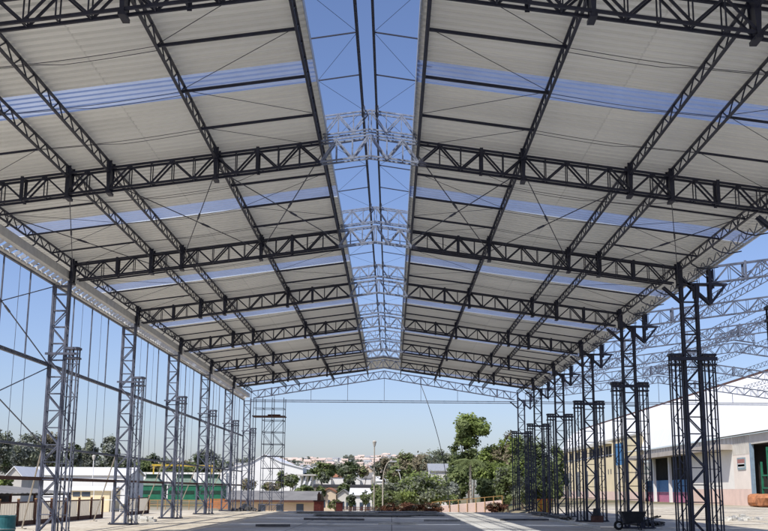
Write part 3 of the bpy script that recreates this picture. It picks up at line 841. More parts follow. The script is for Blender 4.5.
# white gabled hall
Y = 255
prof = [(223, 470), (250, 463), (265, 454.5), (281, 462.5), (303, 468.5)]
P3 = [at(x, y, Y) for x, y in prof]; z0 = G(P3[2].x, Y)-.4
wh_ = thing("white_hall", (P3[2].x, Y+20, z0), "big white hall with stepped gable front behind the scaffold", "hall")
L = wh_.location; m = MB()
base = [(P3[0].x-L.x, 0, 0), (P3[-1].x-L.x, 0, 0)]
fr = [base[0]]+[(p.x-L.x, 0, p.z-L.z) for p in P3]+[base[1]]
m.face([(x, -20, z) for x, y, z in fr][::-1]); m.face([(x, 20, z) for x, y, z in fr])
for i in (0, len(fr)-2): m.face([(fr[i][0], -20, fr[i][2]), (fr[i][0], 20, fr[i][2]), (fr[i+1][0], 20, fr[i+1][2]), (fr[i+1][0], -20, fr[i+1][2])])
m.build("wall", WHITE, wh_)
m = MB()
for (x0, _, za), (x1, _, zc) in zip(fr[1:-1], fr[2:-1]):
    m.hexa([(x0, -20.3, za+.002), (x1, -20.3, zc+.002), (x1, 20.3, zc+.002), (x0, 20.3, za+.002), (x0, -20.3, za+.18), (x1, -20.3, zc+.18), (x1, 20.3, zc+.18), (x0, 20.3, za+.18)])
m.build("roof", WHITEM, wh_)
for x in (-7.5, -4.2, 3.0, 6.2):
    m = MB(); m.bar((x-1, -20.15, 1.2), (x+.9, -20.15, 3.6), .3, .1); m.build("strut", GREYW, wh_)
m = MB(); m.box(-9, 8, -20.12, -20.01, 1.2, 1.55); m.build("ledge", GREYW, wh_)
# long low building with ochre wall
lb = building("low_building", 229, 315, 108, 9, 500.5, 492, "long low building with grey roof and ochre wall beyond the slab", "building", mat("apricot_wall", (.66, .50, .33), .85, 0, .1, .6), ROOFG, over=.35)
L = lb.location
for px in (246, 262, 280, 300):
    a = at(px, 504, 108); m = MB(); m.box(a.x-L.x-.35, a.x-L.x+.35, -4.54, -4.48, a.z-L.z-.9, a.z-L.z); m.build("window", GLASS, lb)
m = MB(); hw = (at(315, 500, 108).x-at(229, 500, 108).x)/2; m.box(-hw-.36, hw+.36, -5.0, -4.87, at(270, 502, 108).z-L.z, at(270, 500, 108).z-L.z); m.build("fascia", BROWN, lb)

# brick gate pillars
for px, wpx, pt, lab in ((319, 9.5, 501.5, "wide dark red brick gate pillar with narrow top post beyond the slab"), (339.5, 6.5, 503, "narrower dark red brick pillar right of the wide gate pillar")):
    a = at(px, pt, 94); z0 = G(a.x, 94); t_ = thing("brick_pillar", (a.x, 94, z0), lab, "pillar", "red brick gate pillars"); hw = wpx*94/1080/2; h = a.z-z0
    m = MB(); m.box(-hw, hw, -.3, .3, -.2, h); m.build("shaft", BRICK, t_)
    m = MB(); m.box(-hw-.05, hw+.05, -.35, .35, h+.002, h+.1); m.build("cap", BROWN, t_)
    if wpx > 8: m = MB(); m.box(-.14, .14, -.14, .14, h+.102, h+.62); m.tube((0, 0, h+.622), (0, 0, h+.8), .12, .05, n=8); m.build("top_post", BROWN, t_)
# orange barrier mesh
a, b_ = at(344, 507, 95), at(371, 507, 95); z0 = G(a.x, 95)
bf = thing("barrier_mesh", ((a.x+b_.x)/2, 95, z0), "orange-red safety mesh strung below the tall lamp post", "barrier"); hw = (b_.x-a.x)/2; h = a.z-z0
m = MB()
for i in range(25): x = -hw+2*hw*i/24; m.bar((x, 0, h*.3), (x, 0, h), .03)
for i in range(9): z = h*.3+h*.7*i/8; m.bar((-hw, 0, z), (hw, 0, z), .035)
m.build("net", ORANGE, bf)
for i in range(4): m = MB(); x = -hw+2*hw*i/3; m.tube((x, .05, 0), (x, .05, h+.1), .035, n=6); m.build("post", BROWN, bf)
a, b_ = at(207, 499, 120), at(234, 499, 120); z0 = G(a.x, 120)
bf = thing("barrier_mesh", ((a.x+b_.x)/2, 120, z0), "faded orange-red mesh barrier in front of the rightmost cooling house", "barrier"); hw = (b_.x-a.x)/2; h = a.z-z0
m = MB()
for i in range(21): x = -hw+2*hw*i/20; m.bar((x, 0, 0), (x, 0, h), .035)
for i in range(9): m.bar((-hw, 0, h*i/8), (hw, 0, h*i/8), .045)
m.build("net", ORANGE, bf)
for i in range(3): m = MB(); x = -hw+2*hw*i/2; m.tube((x, .06, 0), (x, .06, h+.1), .04, n=6); m.build("post", BROWN, bf)
a, b_ = at(150, 500, 112), at(205, 500, 112); z0 = G(a.x, 112)
rl = thing("guard_rail", ((a.x+b_.x)/2, 112, z0), "long ochre guard rail in front of the green cooling houses", "railing"); hw = (b_.x-a.x)/2; h = a.z-z0
for i in range(8): m = MB(); x = -hw+2*hw*i/7; m.tube((x, 0, 0), (x, 0, h), .035, n=6); m.build("post", OCHRE, rl)
m = MB(); m.tube((-hw, 0, h), (hw, 0, h), .035, n=6); m.tube((-hw, 0, h*.5), (hw, 0, h*.5), .03, n=6); m.build("rail", OCHRE, rl)

# long dark-roofed shed and the white buildings among the trees
building("long_low_shed", 314, 386, 185, 8, 487.5, 485.2, "long low shed with dark roof line among trees in the middle distance", "shed", HCREAM, DARK, wins=9, win_mat=DARK)
mids = [(300, 314, 300, 469, 466, "white house with low roof just right of the white hall", HWHITE, WHITEM),
        (318, 331, 285, 479, 474, "small white house left of the dark trees, middle distance", HWHITE, ROOFG),
        (333, 344, 290, 477, 473, "white house with two roofs peeping between the dark tree pair", HWHITE, TILE),
        (346, 360, 280, 480, 476, "long white house under the rounded dark tree", HWHITE, WHITEM),
        (361, 371, 285, 478, 473, "tall white house just left of the lamp post", HWHITE, ROOFG),
        (377, 388, 270, 481, 477, "white house just right of the tall lamp post", HWHITE, WHITEM),
        (364, 372, 320, 470, 466.5, "orange-cream house above the white ones beside the lamp post", HCREAM, TILE),
        (322, 336, 150, 492, 488.5, "small cream house behind the brick gate pillars", HCREAM, TILE),
        (351, 372, 140, 495, 489, "bright white low house behind the orange mesh", HWHITE, WHITEM),
        (338, 349, 145, 494, 490, "grey-white hut between cream house and bright low house", GREYW, ROOFG)]
for xl, xr, Y, e, p, lab, wm_, rm_ in mids:
    building("house", xl, xr, Y, 7, e, p, lab, "house", wm_, rm_, wins=3, group="houses in the middle distance", axis_='x' if (xl % 2) else 'y')
building("house", 430, 458, 150, 8, 471, 464.5, "white house with pale grey roof half hidden left of the tall tree", "house", HWHITE, GALV, wins=4)
# white raking posts of a half built canopy
a = at(302, 475, 170); cp = thing("white_canopy", (a.x, 170, G(a.x, 170)), "white canopy frame on slanted posts right of the white hall", "canopy"); L = cp.location
m = MB()
for px in (294, 299.5, 305, 310.5):
    p, q = at(px+1.5, 476, 170), at(px-2.5, 488, 170); m.bar((p.x-L.x, 0, p.z-L.z), (q.x-L.x, 0, q.z-L.z), .28, .2); m.bar((p.x-L.x, 3, p.z-L.z), (q.x-L.x, 3, G(q.x, 170)-L.z), .28, .2); m.bar((q.x-L.x, 0, q.z-L.z), (q.x-L.x, 0, -.2), .28, .2)
m.build("post", WHITE, cp)
p, q = at(284, 474.2, 170), at(316, 476, 170); m = MB(); m.box(p.x-L.x, q.x-L.x, -.6, 3.6, p.z-L.z-.2, p.z-L.z); m.build("roof", GREYW, cp)

# hillside town
random.seed(21)
def hill_house(wall, roof, hip):
    m = MB(); m.box(-5, 5, -4, 4, -3, 4.6, 0)
    if hip: m.hexa([(-5.5,-4.5,4.6),(5.5,-4.5,4.6),(5.5,4.5,4.6),(-5.5,4.5,4.6),(-2,-.2,7),(2,-.2,7),(2,.2,7),(-2,.2,7)], 1)
    else: m.hexa([(-5.5,-4.5,4.4),(5.5,-4.5,4.4),(5.5,4.5,4.4),(-5.5,4.5,4.4),(-5.5,-.1,6.6),(5.5,-.1,6.6),(5.5,.1,6.6),(-5.5,.1,6.6)], 1)
    for x in (-3.2, 0, 3.2): m.box(x-.7, x+.7, -4.05, -3.98, 1.4, 3.2, 2)
    return m.mesh("hillside_house", [wall, roof, GLASS])
HT = mat("hazed_tile", (.58, .46, .40), .9, 0, .2, .1); HGR = mat("hazed_grey_wall", (.50, .47, .45), .9, 0, .1, .1)  # town tile and wall colours paled in place of air haze
HM = [(hill_house(HWHITE, HT, 1), "small white house with terracotta roof on the far hillside"),
      (hill_house(HCREAM, HT, 0), "small cream house with terracotta roof on the far hillside"),
      (hill_house(HWHITE, GALV, 0), "small white house with pale metal roof on the far hillside"),
      (hill_house(HGR, HT, 0), "small grey-walled house with terracotta roof on the far hillside")]
for i in range(280):
    px = random.uniform(130, 440) if i % 5 == 0 else random.uniform(276, 400); Y = random.uniform(900, 1620)
    X = (px-391.5)/1080*Y; me, lab = random.choice(HM)
    s_ = random.uniform(.4, .8)
    o = inst("hillside_house", me, None, (X, Y, G(X, Y)+.2), random.uniform(-.5, .5), (s_*random.uniform(.8, 1.3), s_, s_))
    tag(o, lab, "house", "houses on the far hillside")

# ------------------------------------------------------------------ trees
def crown_mesh(name, mats, rx, ry, rz, n, leafs, clumps=40, flat=.0, seed=1, hollow=.55, up_bias=.3, top=None):
    rnd = random.Random(seed); m = MB(); n = int(n*1.3)
    cl = []
    for i in range(clumps):
        while True:
            p = Vector((rnd.uniform(-1, 1), rnd.uniform(-1, 1), rnd.uniform(-1, 1)))
            if p.length < 1 and p.length > hollow*rnd.random()**.4: break
        p *= .86
        cl.append((p, rnd.uniform(.20, .42), rnd.randrange(len(mats))))
    for i in range(n):
        p, r, mi = rnd.choice(cl)
        while True:
            q = Vector((rnd.gauss(0, 1), rnd.gauss(0, 1), rnd.gauss(0, .8)))
            if q.length < 2.2: break
        c = p+q*r*.55
        c = Vector((c.x*rx, c.y*ry, c.z*rz))
        nrm = (Vector((rnd.gauss(0, 1), rnd.gauss(0, 1), rnd.gauss(0, 1)+up_bias))+Vector((p.x, p.y, p.z+.35))*1.7).normalized()
        u = nrm.orthogonal().normalized(); a = rnd.uniform(0, 6.28); u2 = u*math.cos(a)+nrm.cross(u)*math.sin(a); v2 = nrm.cross(u2)
        s = leafs*rnd.uniform(.6, 1.35)
        m.face([c-u2*s*.5, c+v2*s*.32, c+u2*s*.5, c-v2*s*.32], mi)
    return m.mesh(name, mats)
def trunk_mesh(h, r, spread, seed, mt, tops=6):
    rnd = random.Random(seed); m = MB(); hs = h*.55; bend = Vector((rnd.uniform(-.1, .1)*h, rnd.uniform(-.05, .05)*h, 0))
    pr = Vector((0, 0, -.4)); rr = r*1.25
    for i in range(1, 5):
        u = i/4; q = Vector((bend.x*u*u, bend.y*u, hs*u)); r1 = r*(1.2-.5*u); m.tube(pr, q, rr, r1, n=8, caps=False); pr, rr = q, r1
    for i in range(tops):
        a = 6.28*i/tops+rnd.uniform(-.4, .4); e = spread*rnd.uniform(.4, .8)
        q = pr+Vector((math.cos(a)*e*.5, math.sin(a)*e*.5, h*rnd.uniform(.12, .22))); q2 = q+Vector((math.cos(a)*e*.5, math.sin(a)*e*.4, h*rnd.uniform(.1, .25)))
        m.tube(pr, q, rr*.55, rr*.34, n=6, caps=False); m.tube(q, q2, rr*.34, rr*.12, n=5, caps=False)
    return m.mesh("trunk", mt)
SEED = [100]
def tree(px0, px1, pytop, pybot, Y, lab, mats, group=None, n=2600, leafs=.4, ry=None, clumps=34, trunk=True, name="tree", cat="tree", hollow=.55, bark=None, base=None):
    """crown between the pixels px0..px1 and pytop..pybot, at depth Y"""
    SEED[0] += 1
    c = at((px0+px1)/2, (pytop+pybot)/2, Y); rx = (px1-px0)/2*Y/1080; rz = (pybot-pytop)/2*Y/1100
    z0 = G(c.x, Y) if base is None else base
    t_ = thing(name, (c.x, Y, z0), lab, cat, group)
    h = c.z-z0
    if trunk:
        inst("trunk", trunk_mesh(max(h+rz*.6, 1.5), max(.1, rx*.06), rx*.9, SEED[0], bark or BARK), t_)
    else:
        m = MB(); rnd = random.Random(SEED[0])
        for i in range(14):
            a = rnd.uniform(0, 6.28); e = rx*rnd.uniform(.1, .8); m.tube((e*.3*math.cos(a), e*.3*math.sin(a), -.3), (e*math.cos(a), e*math.sin(a)*.6, h+rz*rnd.uniform(-.1, .5)), .04, .015, n=4)
        m.build("stem", BARK, t_)
    inst("crown", crown_mesh("crown", mats, rx, ry or rx, rz, n, leafs, clumps, seed=SEED[0], hollow=hollow), t_, (0, 0, h))
    return t_

rnd = random.Random(77)
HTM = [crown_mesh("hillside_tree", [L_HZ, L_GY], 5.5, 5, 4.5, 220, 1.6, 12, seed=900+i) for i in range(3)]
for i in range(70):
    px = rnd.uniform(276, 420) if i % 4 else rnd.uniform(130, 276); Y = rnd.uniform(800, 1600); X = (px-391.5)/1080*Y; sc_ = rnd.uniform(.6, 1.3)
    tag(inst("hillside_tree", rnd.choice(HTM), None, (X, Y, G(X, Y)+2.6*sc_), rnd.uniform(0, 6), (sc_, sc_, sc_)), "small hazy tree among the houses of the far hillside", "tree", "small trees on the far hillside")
# left horizon trees
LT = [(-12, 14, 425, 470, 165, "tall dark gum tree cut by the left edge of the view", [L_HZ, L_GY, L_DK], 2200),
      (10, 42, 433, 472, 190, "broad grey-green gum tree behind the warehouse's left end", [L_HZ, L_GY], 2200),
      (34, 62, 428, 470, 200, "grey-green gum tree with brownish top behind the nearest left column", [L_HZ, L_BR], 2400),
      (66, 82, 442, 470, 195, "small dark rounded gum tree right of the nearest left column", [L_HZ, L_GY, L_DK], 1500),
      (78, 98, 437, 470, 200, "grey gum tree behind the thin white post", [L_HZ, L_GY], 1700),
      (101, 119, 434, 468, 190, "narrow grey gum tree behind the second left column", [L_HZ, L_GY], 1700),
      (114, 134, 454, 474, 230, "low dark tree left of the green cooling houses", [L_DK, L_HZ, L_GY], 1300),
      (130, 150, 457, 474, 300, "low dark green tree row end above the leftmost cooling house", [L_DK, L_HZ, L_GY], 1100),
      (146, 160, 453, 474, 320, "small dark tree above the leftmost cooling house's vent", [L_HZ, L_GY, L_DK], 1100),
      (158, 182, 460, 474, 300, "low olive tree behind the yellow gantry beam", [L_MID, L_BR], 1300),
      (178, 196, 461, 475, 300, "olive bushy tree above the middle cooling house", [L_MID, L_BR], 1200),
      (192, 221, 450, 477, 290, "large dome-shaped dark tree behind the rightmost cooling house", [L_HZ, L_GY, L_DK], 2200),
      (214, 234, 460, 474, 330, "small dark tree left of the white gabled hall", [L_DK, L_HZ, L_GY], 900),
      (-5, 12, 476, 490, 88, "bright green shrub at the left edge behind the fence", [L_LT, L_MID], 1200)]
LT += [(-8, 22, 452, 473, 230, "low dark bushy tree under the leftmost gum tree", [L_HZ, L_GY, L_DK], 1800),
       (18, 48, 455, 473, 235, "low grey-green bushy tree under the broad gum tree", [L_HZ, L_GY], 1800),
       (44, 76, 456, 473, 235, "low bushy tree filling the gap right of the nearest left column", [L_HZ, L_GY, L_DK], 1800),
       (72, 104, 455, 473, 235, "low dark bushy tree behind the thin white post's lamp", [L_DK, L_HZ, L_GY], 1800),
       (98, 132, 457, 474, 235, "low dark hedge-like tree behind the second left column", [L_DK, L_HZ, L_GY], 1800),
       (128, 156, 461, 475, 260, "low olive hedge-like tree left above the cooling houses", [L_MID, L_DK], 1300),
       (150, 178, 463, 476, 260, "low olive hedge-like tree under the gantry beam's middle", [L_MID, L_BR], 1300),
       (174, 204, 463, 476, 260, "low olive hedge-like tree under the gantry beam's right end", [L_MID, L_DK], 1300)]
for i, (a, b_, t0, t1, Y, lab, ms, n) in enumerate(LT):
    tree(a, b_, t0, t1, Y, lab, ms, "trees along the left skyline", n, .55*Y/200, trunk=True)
# middle distance
MT = [(310, 338, 462, 477, 240, "dark green rounded tree above the white houses, left of a pair", [L_DK, L_MID], 1800),
      (335, 360, 461, 478, 245, "dark blue-green rounded tree, right of the pair above the white houses", [L_DK, L_GY], 1800),
      (357, 370, 466, 477, 250, "yellowish small tree left of the tall lamp post", [L_BR, L_MID], 800),
      (296, 314, 485, 494, 150, "low dark green bush below the slanted white posts", [L_DK, L_MID], 1000),
      (316, 326, 486, 498, 150, "small green shrub behind the wide brick pillar", [L_MID, L_DK], 700),
      (337, 350, 484, 495, 150, "green shrub in front of the white houses left of the orange mesh", [L_MID, L_DK], 800),
      (329, 342, 499, 511, 104, "mixed green shrub between the two brick pillars", [L_MID, L_BR], 700),
      (369, 386, 484, 500, 135, "olive shrub at the foot of the tall lamp post", [L_MID, L_BR], 900),
      (276, 292, 470, 488, 200, "thin olive tree in front of the white hall's right side", [L_MID, L_BR], 800),
      (372, 398, 458, 480, 200, "brownish bare-looking tree right of the tall lamp post", [L_BR, L_GY], 1500),
      (392, 418, 452, 480, 190, "brown-green tree behind the big bush, left one", [L_BR, L_MID], 1800),
      (410, 440, 449, 480, 185, "tall grey-brown tree left of the pale-roofed house", [L_BR, L_GY], 2000),
      (432, 462, 448, 470, 230, "dark far tree above the pale-roofed house", [L_DK, L_GY], 1500)]
MT += [(284, 300, 474, 488, 140, "airy olive tree in front of the slanted white posts", [L_GY, L_MID], 700),
       (240, 256, 478, 490, 125, "small olive tree before the white hall, behind the grey roof", [L_MID, L_BR], 600),
       (262, 280, 481, 492, 125, "small brownish tree behind the grey roof's middle", [L_BR, L_MID], 600),
       (318, 330, 470, 484, 190, "small grey-green tree between white houses, left", [L_GY, L_MID], 700),
       (344, 356, 474, 486, 190, "small grey-green tree between white houses, middle", [L_GY, L_MID], 700),
       (360, 371, 490, 505, 118, "thin pale shrub in front of the bright low white house", [L_GY, L_MID], 500),
       (346, 356, 494, 507, 118, "thin dark shrub at the left corner of the bright low white house", [L_DK, L_GY], 500),
       (300, 318, 472, 482, 260, "dark low tree right of the white hall's roof end", [L_DK, L_GY], 800),
       (386, 410, 465, 484, 170, "olive-brown tree right of the curved-arm lamp post", [L_BR, L_MID], 1600),
       (418, 446, 462, 484, 160, "grey-green tree masking the pale-roofed house's left end", [L_GY, L_BR], 1500),
       (448, 466, 456, 486, 150, "mid-green tree masking the pale-roofed house's right end", [L_MID, L_DK], 1800)]
for a, b_, t0, t1, Y, lab, ms, n in MT:
    tree(a, b_, t0, t1, Y, lab, ms, "trees in the middle distance", n, .5*Y/200)
tree(388, 450, 472, 510, 112, "big spreading olive-green bush beyond the slab's far edge", [L_MID, L_LT, L_GY, L_LT, L_MID], None, 7500, .30, clumps=70, trunk=False, name="bush", cat="bush", hollow=.3)
tree(372, 404, 484, 511, 108, "smaller green bush left of the big spreading one", [L_MID, L_GY], None, 2600, .28, clumps=40, trunk=False, name="bush", cat="bush", hollow=.3)
tree(438, 462, 478, 508, 118, "dull green bush right of the big spreading one", [L_HZ, L_GY, L_MID], None, 2600, .3, clumps=40, trunk=False, name="bush", cat="bush", hollow=.3)
for x0, x1, lab in ((374, 398, "dry reddish undergrowth strip below the smaller green bush"), (396, 422, "dry reddish undergrowth strip below the big bush"), (420, 444, "dry reddish undergrowth strip left of the pink ramp"), (486, 508, "dry reddish undergrowth strip right of the pink ramp")):
    tree(x0, x1, 502.5, 514, 97, lab, [L_RED, L_RED, L_BR], "dry reddish undergrowth beyond the slab", 1300, .2, ry=1.0, clumps=26, trunk=False, name="dry_shrub", cat="shrub", hollow=.1)
# tall tree with high crown
tt = tree(449.5, 489.5, 412.5, 447, 140, "tall tree with high rounded light green crown left of the right-hand columns", [L_LT, L_LT, L_MID], None, 4600, .40, clumps=30, hollow=.5)
c = at(461, 453, 140); inst("lower_crown", crown_mesh("lower_crown", [L_MID, L_DK], 2.0, 1.8, 1.6, 800, .4, 14, seed=55), tt, (c.x-tt.location.x, 0, c.z-tt.location.z))
# palm
p = at(470.5, 459, 118); z0 = G(p.x, 118); h = p.z-z0
pm = thing("palm_tree", (p.x, 118, z0), "palm tree with pale straight trunk below the tall tree", "palm tree")
m = MB()
for i in range(6): m.tube((.04*math.sin(i), 0, h*i/6-.2), (.04*math.sin(i+1), 0, h*(i+1)/6-.2), .17-.012*i, .165-.012*i, n=8, caps=False)
m.build("trunk", PALE, pm)
rnd = random.Random(4)
for i in range(15):
    a = 6.283*i/15+rnd.uniform(-.2, .2); el = rnd.uniform(-.1, 1.0); L_ = rnd.uniform(1.9, 2.6); m = MB(); pr = Vector((0, 0, h-.2)); prev = None
    for j in range(9):
        u = j/8; q = Vector((math.cos(a)*L_*u*math.cos(el*.6), math.sin(a)*L_*u*math.cos(el*.6), h-.2+L_*(math.sin(el)*u*.7-.62*u*u)))
        if prev is not None:
            m.bar(prev, q, .035); d = (q-prev).normalized(); sd = d.cross(Vector((0, 0, 1)))
            if sd.length > .01:
                sd.normalize(); wl = .62*math.sin(math.pi*min(1, u*.85+.1))
                for s in (-1, 1):
                    for jj in (0, .5):
                        b0 = prev.lerp(q, jj); m.face([b0, b0+d*.09, b0+sd*s*wl+d*.32-Vector((0, 0, .22*wl)), b0+sd*s*wl+d*.26-Vector((0, 0, .24*wl))])
        prev = q
    m.build("frond", L_MID, pm)
# right-hand wood, tree by tree
RT = [(462, 484, 447, 480, 150, "dark tree behind the palm, lower trunk hidden", [L_DK, L_DK, L_MID], 2200),
      (440, 470, 466, 500, 128, "dark green bushy tree left of the palm trunk", [L_DK, L_MID], 2400),
      (474, 506, 442, 482, 140, "bright green tree just right of the palm with brownish top", [L_LT, L_MID, L_BR], 3000),
      (476, 500, 474, 505, 122, "very dark tree under the bright green one right of the palm", [L_DK], 2400),
      (496, 530, 433, 480, 138, "large bright green tree behind the farthest right columns", [L_LT, L_MID, L_BR], 3600),
      (494, 522, 466, 506, 116, "greyish olive tree left of the farthest right columns, low crown", [L_GY, L_MID], 2800),
      (518, 552, 436, 490, 132, "tall mid-green tree between the far right columns", [L_MID, L_DK], 3600),
      (520, 546, 470, 506, 118, "dark tree low between the far right columns", [L_DK, L_MID], 2600),
      (540, 568, 444, 500, 128, "dark green tree in front of the yellow building's far end", [L_DK, L_MID], 3000)]
RT += [(484, 512, 446, 470, 155, "brownish-topped tree behind the bright green ones", [L_BR, L_MID, L_LT], 2200),
       (476, 512, 460, 492, 126, "bright lime-green tree low right of the palm trunk", [L_LT, L_MID], 3000),
       (508, 536, 458, 496, 124, "mid-green full tree at the farthest right column", [L_MID, L_LT], 2800),
       (534, 560, 462, 506, 118, "dark full tree left of the yellow block's far end", [L_DK, L_MID], 2600)]
for a, b_, t0, t1, Y, lab, ms, n in RT:
    tree(a, b_, t0, t1, Y, lab, ms, "trees behind the right-hand columns", n, .40)

# pink ramp wall with wooden railing
a, b_ = at(432, 507, 100), at(502, 500.5, 100); z0 = G(a.x, 100)-.3
rw = thing("ramp_wall", ((a.x+b_.x)/2, 100, z0), "low pinkish ramp wall with thin wooden railing below the palm", "wall"); L = rw.location; hw = (b_.x-a.x)/2
m = MB(); m.hexa([(-hw, -.15, 0), (hw, -.15, 0), (hw, 1.6, 0), (-hw, 1.6, 0), (-hw, -.15, a.z-z0), (hw, -.15, b_.z-z0), (hw, 1.6, b_.z-z0), (-hw, 1.6, a.z-z0)]); m.build("wall", PINK, rw)
for i in range(9):
    x = -hw+2*hw*i/8; zz = (a.z-z0)+(b_.z-a.z)*i/8; m = MB(); m.box(x-.03, x+.03, -.23, -.155, zz-.9, zz+.45); m.build("post", OCHRE, rw)
m = MB(); m.bar((-hw, -.19, a.z-z0+.42), (hw, -.19, b_.z-z0+.42), .05); m.build("handrail", OCHRE, rw)
# orange skip
a, b_ = at(536, 499, 93), at(551, 499, 93); z0 = G(a.x, 93); 
sk = thing("skip_container", ((a.x+b_.x)/2, 93, z0), "yellow-orange skip container between the far right columns", "skip"); hw = (b_.x-a.x)/2; h = a.z-z0
m = MB(); A = [(-hw*.7, -.7, .15), (hw*.7, -.7, .15), (hw*.7, .7, .15), (-hw*.7, .7, .15)]; Bq = [(-hw, -.8, h), (hw, -.8, h), (hw, .8, h), (-hw, .8, h)]
for i in range(4): j = (i+1) % 4; m.face([A[i], A[j], Bq[j], Bq[i]])
m.face(A[::-1]); m.build("body", YEL, sk)
m = MB()
for x in (-hw*.5, 0, hw*.5): m.box(x-.05, x+.05, -.86, -.74, .3, h)
m.box(-hw-.04, hw+.04, -.88, -.78, h-.08, h+.02); m.build("rib", ORANGE, sk)
m = MB(); m.box(-hw*.6, hw*.6, -.5, .5, 0, .148); m.build("skid", DARK, sk)

# ------------------------------------------------------------------ the industrial hall on the right
XH = 35.0
def fy(px): return atx(px, 490, XH).y
def fz(px, py): return atx(px, py, XH).z
z0 = .28
hall = thing("industrial_hall", (XH, 130, z0), "large white-roofed industrial hall with arcade along the right side", "hall")
hl = lambda x, y, z: (x-XH, y-130, z-z0)
Yn, Yf = 92.0, 232.0
zE = fz(745, 434); 
# roof: steep white slope and ridge trim
zS = atx(745, 379, XH+5).z
m = MB()
nseg = 60
for i in range(nseg):
    ya, yb = Yn+(Yf-Yn)*i/nseg, Yn+(Yf-Yn)*(i+1)/nseg
    pr = None
    for j in range(6):
        u = j/5; x = XH-.45+5.45*u; z = zE+(zS-zE)*math.sin(u*math.pi/2)**.9 if u else zE
        if pr: m.face([hl(pr[0], ya, pr[1]), hl(pr[0], yb, pr[1]), hl(x, yb, z), hl(x, ya, z)])
        pr = (x, z)
m.face([hl(XH+5, Yn, zS), hl(XH+5, Yf, zS), hl(XH+34, Yf, zS-1.5), hl(XH+34, Yn, zS-1.5)])
m.build("roof", WHITEM, hall)
m = MB(); m.box(5-.1, 5.25, Yn-130, Yf-130, zS-z0+.002, zS-z0+.28); m.build("ridge_trim", BROWN, hall)
m = MB()                                          # walls: solid pieces round the openings
zc = fz(735, 455)                                 # underside of the corrugated band
za = fz(735, 449.5)                               # head of the arcade
def wall(ya, yb, zlo, zhi, mt, name="wall", x=0, th=.3, lab=None):
    m = MB(); m.box(x, x+th, ya-130, yb-130, zlo-z0, zhi-z0); o = m.build(name, mt, hall)
    return o
y735, y752, y690, y641 = fy(735), fy(752), fy(690), fy(641)
zd = fz(745, 489)                                 # top of the pink dado
wall(y752, y735, z0, zd, PINK); wall(y752, y735, zd+.001, zc, mat("pale_pink_wall", (.78, .70, .62), .85, 0, .08, .5))
m = MB(); n = 26
for i in range(n):
    ya = y752+(y735-y752)*i/n; yb = y752+(y735-y752)*(i+1)/n; x = -.04 if i % 2 else .04
    m.box(x, .3, ya-130, yb-130-.002, zc-z0+.002, zE-z0-.1)
m.build("corrugated_band", GREYW, hall)
wall(Yn, y752, fz(760, 443), zE-.1, GREYW)
m = MB(); n = 60
for i in range(n):
    ya = y735+.01+(y641-y735)*i/n; yb = y735+(y641-y735)*(i+1)/n; x = -.03 if i % 2 else .03
    m.box(x, .3, ya-130, yb-130-.002, za+.6-z0, zE-z0-.1)
m.build("corrugated_band", GREYW, hall)
wall(y735, y690, z0, zd, PINK, x=.0); wall(y735, y690, zd+.001, za+.6, mat("pale_wall", (.80, .77, .71), .85, 0, .08, .4))
# canopy over the arcade
m = MB(); m.box(-1.6, .0, y735-130, y641-130, za-z0, za-z0+.55); m.build("canopy", mat("canopy_concrete", (.42, .38, .34), .85, 0, .15, 1), hall)
# arcade recess
wall(y690, y641, z0, fz(665, 492), MAGE, "painted_dado", x=.7); wall(y690, y641, fz(665, 491.9), fz(665, 480), BLUEP, "painted_dado", x=.7)
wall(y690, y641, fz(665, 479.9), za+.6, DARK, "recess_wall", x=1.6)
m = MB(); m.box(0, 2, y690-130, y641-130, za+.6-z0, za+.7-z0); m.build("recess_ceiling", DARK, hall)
for px in (654, 669.6, 688.5, 642.5):
    y = fy(px); m = MB(); m.box(-.02, .3, y-130-.28, y-130+.28, 0, za-z0-.002); m.build("arcade_column", WHITE, hall)
wall(y641, Yf, z0, zE-.1, WHITE)
# dark gateway with rack and tarpaulin
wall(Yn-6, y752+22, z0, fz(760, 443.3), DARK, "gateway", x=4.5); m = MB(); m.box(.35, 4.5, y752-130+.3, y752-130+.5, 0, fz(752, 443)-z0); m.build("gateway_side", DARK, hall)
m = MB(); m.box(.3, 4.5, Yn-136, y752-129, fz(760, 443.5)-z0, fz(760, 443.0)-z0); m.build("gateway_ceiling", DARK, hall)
m = MB(); m.box(-.03, .25, y752-130-.5, y752-130-.01, 0, fz(752, 443)-z0); m.build("gate_jamb", mat("jamb_paint", (.22, .30, .38), .6, 0, .2, 2), hall)
# notice board
ya, yb = fy(747.5), fy(739.5); bd = MB(); bd.box(-.08, -.002, ya-130, yb-130, fz(743, 469.5)-z0, fz(743, 457.5)-z0); bo = bd.build("notice_board", mat("board", (.25, .33, .36), .6, 0, .2, 2), hall)
m = MB(); zlo, zhi = fz(743, 469.5)-z0, fz(743, 457.5)-z0
m.box(-.10, -.082, ya-130+.15, yb-130-.15, zhi-.55, zhi-.15)
m.build("board_strip", mat("board_red", (.35, .16, .14), .6), bo)
m = MB()
for i in range(4): q = zlo+.2+(zhi-zlo-.9)*i/3.4; m.box(-.10, -.082, ya-130+.25, yb-130-.25, q, q+.16)
m.build("board_line", WHITE, bo)
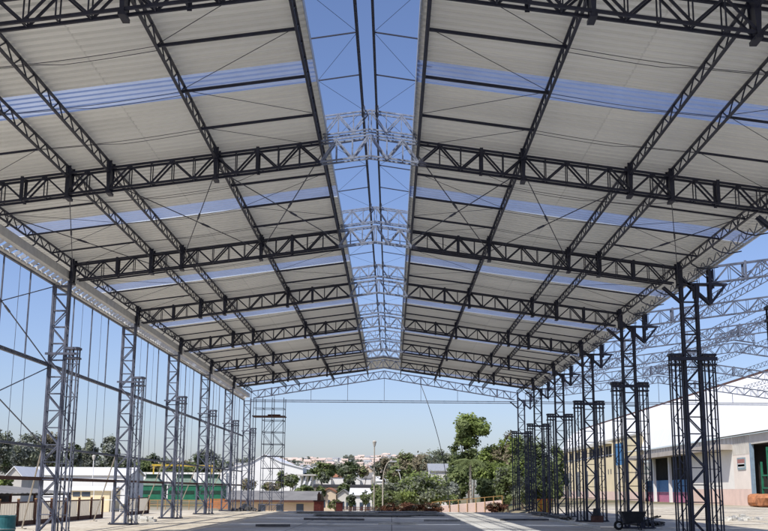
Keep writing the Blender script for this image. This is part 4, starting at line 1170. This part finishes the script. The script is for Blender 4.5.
# green rack and orange sacks stand at the gateway
rk = thing("steel_rack", (XH-.3, (Yn+y752)/2+1, z0), "tall green steel rack in the dark gateway at right edge", "rack"); hr = fz(760, 445)-z0
m = MB()
for y in (-3.2, -1.2, .8, 2.6):
    for x in (0, 1.0): m.bar((x, y, 0), (x, y, hr*(.72 if y > 1 else .95)), .16)
m.build("upright", GREEN, rk)
m = MB()
for q in (.3, .5, .7, .9):
    m.bar((0, -3.2, hr*q), (0, 2.6 if q < .7 else .8, hr*q), .13)
    for y in (-3.2, -1.2): m.bar((0, y, hr*(q-.2)), (0, y+2, hr*q), .08)
m.build("beam", GREEN, rk)
def sack(x, y, z, sx, sy, sz, seed):
    rnd = random.Random(seed); m = MB(); n, k = 10, 7
    P = [[None]*n for _ in range(k+1)]
    for j in range(k+1):
        ph = math.pi*j/k
        for i in range(n):
            th = 2*math.pi*i/n; r = 1+rnd.uniform(-.1, .1)
            cx = math.copysign(abs(math.cos(th))**.6, math.cos(th)); cy = math.copysign(abs(math.sin(th))**.6, math.sin(th))
            s_ = math.sin(ph)**.55; P[j][i] = (x+sx*cx*s_*r, y+sy*cy*s_*r, z+sz*(1-math.copysign(abs(math.cos(ph))**.7, math.cos(ph)))/1)
    for j in range(k):
        for i in range(n): m.face([P[j][i], P[j][(i+1) % n], P[j+1][(i+1) % n], P[j+1][i]])
    return m
for i, (px, py, lab) in enumerate(((766, 500, "big orange tarpaulin sack at the right edge by the gateway"), (757, 501, "orange tarpaulin sack beside the gateway's blue-grey jamb"))):
    p = atx(px, py, XH-1.6); m = sack(0, 0, 0, .8, 1.1, .6, 30+i); o = m.build("tarpaulin_sack", mat("dull_orange", (.40, .17, .08), .8, 0, .4, 2.5), None, (p.x, p.y, G(p.x, p.y)))
    tag(o, lab, "sack", "orange sacks by the gateway")
# yellow annex
XA = 34.6
def ay(px): return atx(px, 490, XA).y
def az(px, py): return atx(px, py, XA).z
ya, yb = ay(642), 226.0
an = thing("yellow_annex", (XA, ya, z0), "pale yellow office block with window row in front of the white hall", "building")
zT = az(642, 434)
al = lambda y: y-ya
def abox(name, y0, y1, zl, zh, mt, x0=0, x1=.39, parent=an):
    m = MB(); m.box(x0, x1, al(y0), al(y1), zl-z0, zh-z0); return m.build(name, mt, parent)
abox("wall", ya, yb, z0+1.3, zT, CREAM); abox("dado", ya, yb, z0-.2, z0+1.299, PINK)
abox("parapet", ya-.1, yb, zT+.002, zT+.3, KERB, -.15, .395)
zw1, zw0 = az(610, 446), az(610, 457)
for px in range(0, 9):
    y = ay(613)+px*7.2
    if y+3 < yb:
        w_ = abox("window", y, y+4.6, zw0, zw1, DARK, -.02, .2); abox("window_hood", y-.5, y+5.1, zw1+.3, zw1+.55, KERB, -.9, .0, w_)
        m = MB(); m.box(-.05, -.021, al(y+2.2), al(y+2.4), zw0-z0, zw1-z0); m.build("mullion", CREAM, w_)
for px in range(0, 7):
    y = ay(598)+px*9
    if y+3 < yb: abox("door", y, y+3.2, z0+.3, az(598, 470), GLASS, -.02, .2)
for y in (ay(611.8), ay(609.2)):
    abox("vent", y-.25, y+.25, az(611, 474), az(611, 469), LUMB, -.05, -.002)
sg = thing("blue_sign", (XA-1.2, ay(620), z0), "tall plain blue sign panel standing against the yellow block", "sign")
yc = atx(616.5, 490, XA-1.2).y; yd = atx(623.5, 490, XA-1.2).y
m = MB(); m.box(0, .15, yd-sg.location.y, yc-sg.location.y, atx(620, 465, XA-1.2).z-z0, atx(620, 443, XA-1.2).z-z0); m.build("panel", BLUEP, sg)
for y in (yd+.5, yc-.5):
    m = MB(); m.box(.16, .3, y-.1-sg.location.y, y+.1-sg.location.y, 0, atx(620, 445, XA-1.2).z-z0); m.build("post", GALV, sg)
# shrub heap and rubble heaps on the sunny yard
def heap(px, py, Y, r, h, lab, mt=KERB, seed=3):
    p = at(px, py, Y); rnd = random.Random(seed); m = MB()
    for i in range(40):
        a = rnd.uniform(0, 6.28); e = r*rnd.random()**.5; s_ = rnd.uniform(.05, .16); x, y = e*math.cos(a), e*math.sin(a)*.7; z = h*(1-e/r)
        A = [(x+s_*rnd.uniform(.6, 1.2)*cx, y+s_*rnd.uniform(.6, 1.2)*cy, z+s_*rnd.uniform(.5, 1)*cz) for cz in (-1, 1) for cx, cy in ((-1, -1), (1, -1), (1, 1), (-1, 1))]
        m.hexa(A)
    o = m.build("rubble_heap", mt, None, (p.x, p.y, G(p.x, p.y))); tag(o, lab, "rubble", "rubble heaps on the yard")
heap(137, 523, 55, .9, .25, "small pale rubble heap beside the second left column foot", seed=3)
heap(245, 508.5, 82, 1.1, .35, "dark rubble heap near the farthest left columns", LUMB, seed=4)
heap(740, 518, 62, 1.2, .25, "pale rubble heap on the sunny yard at right", seed=5)
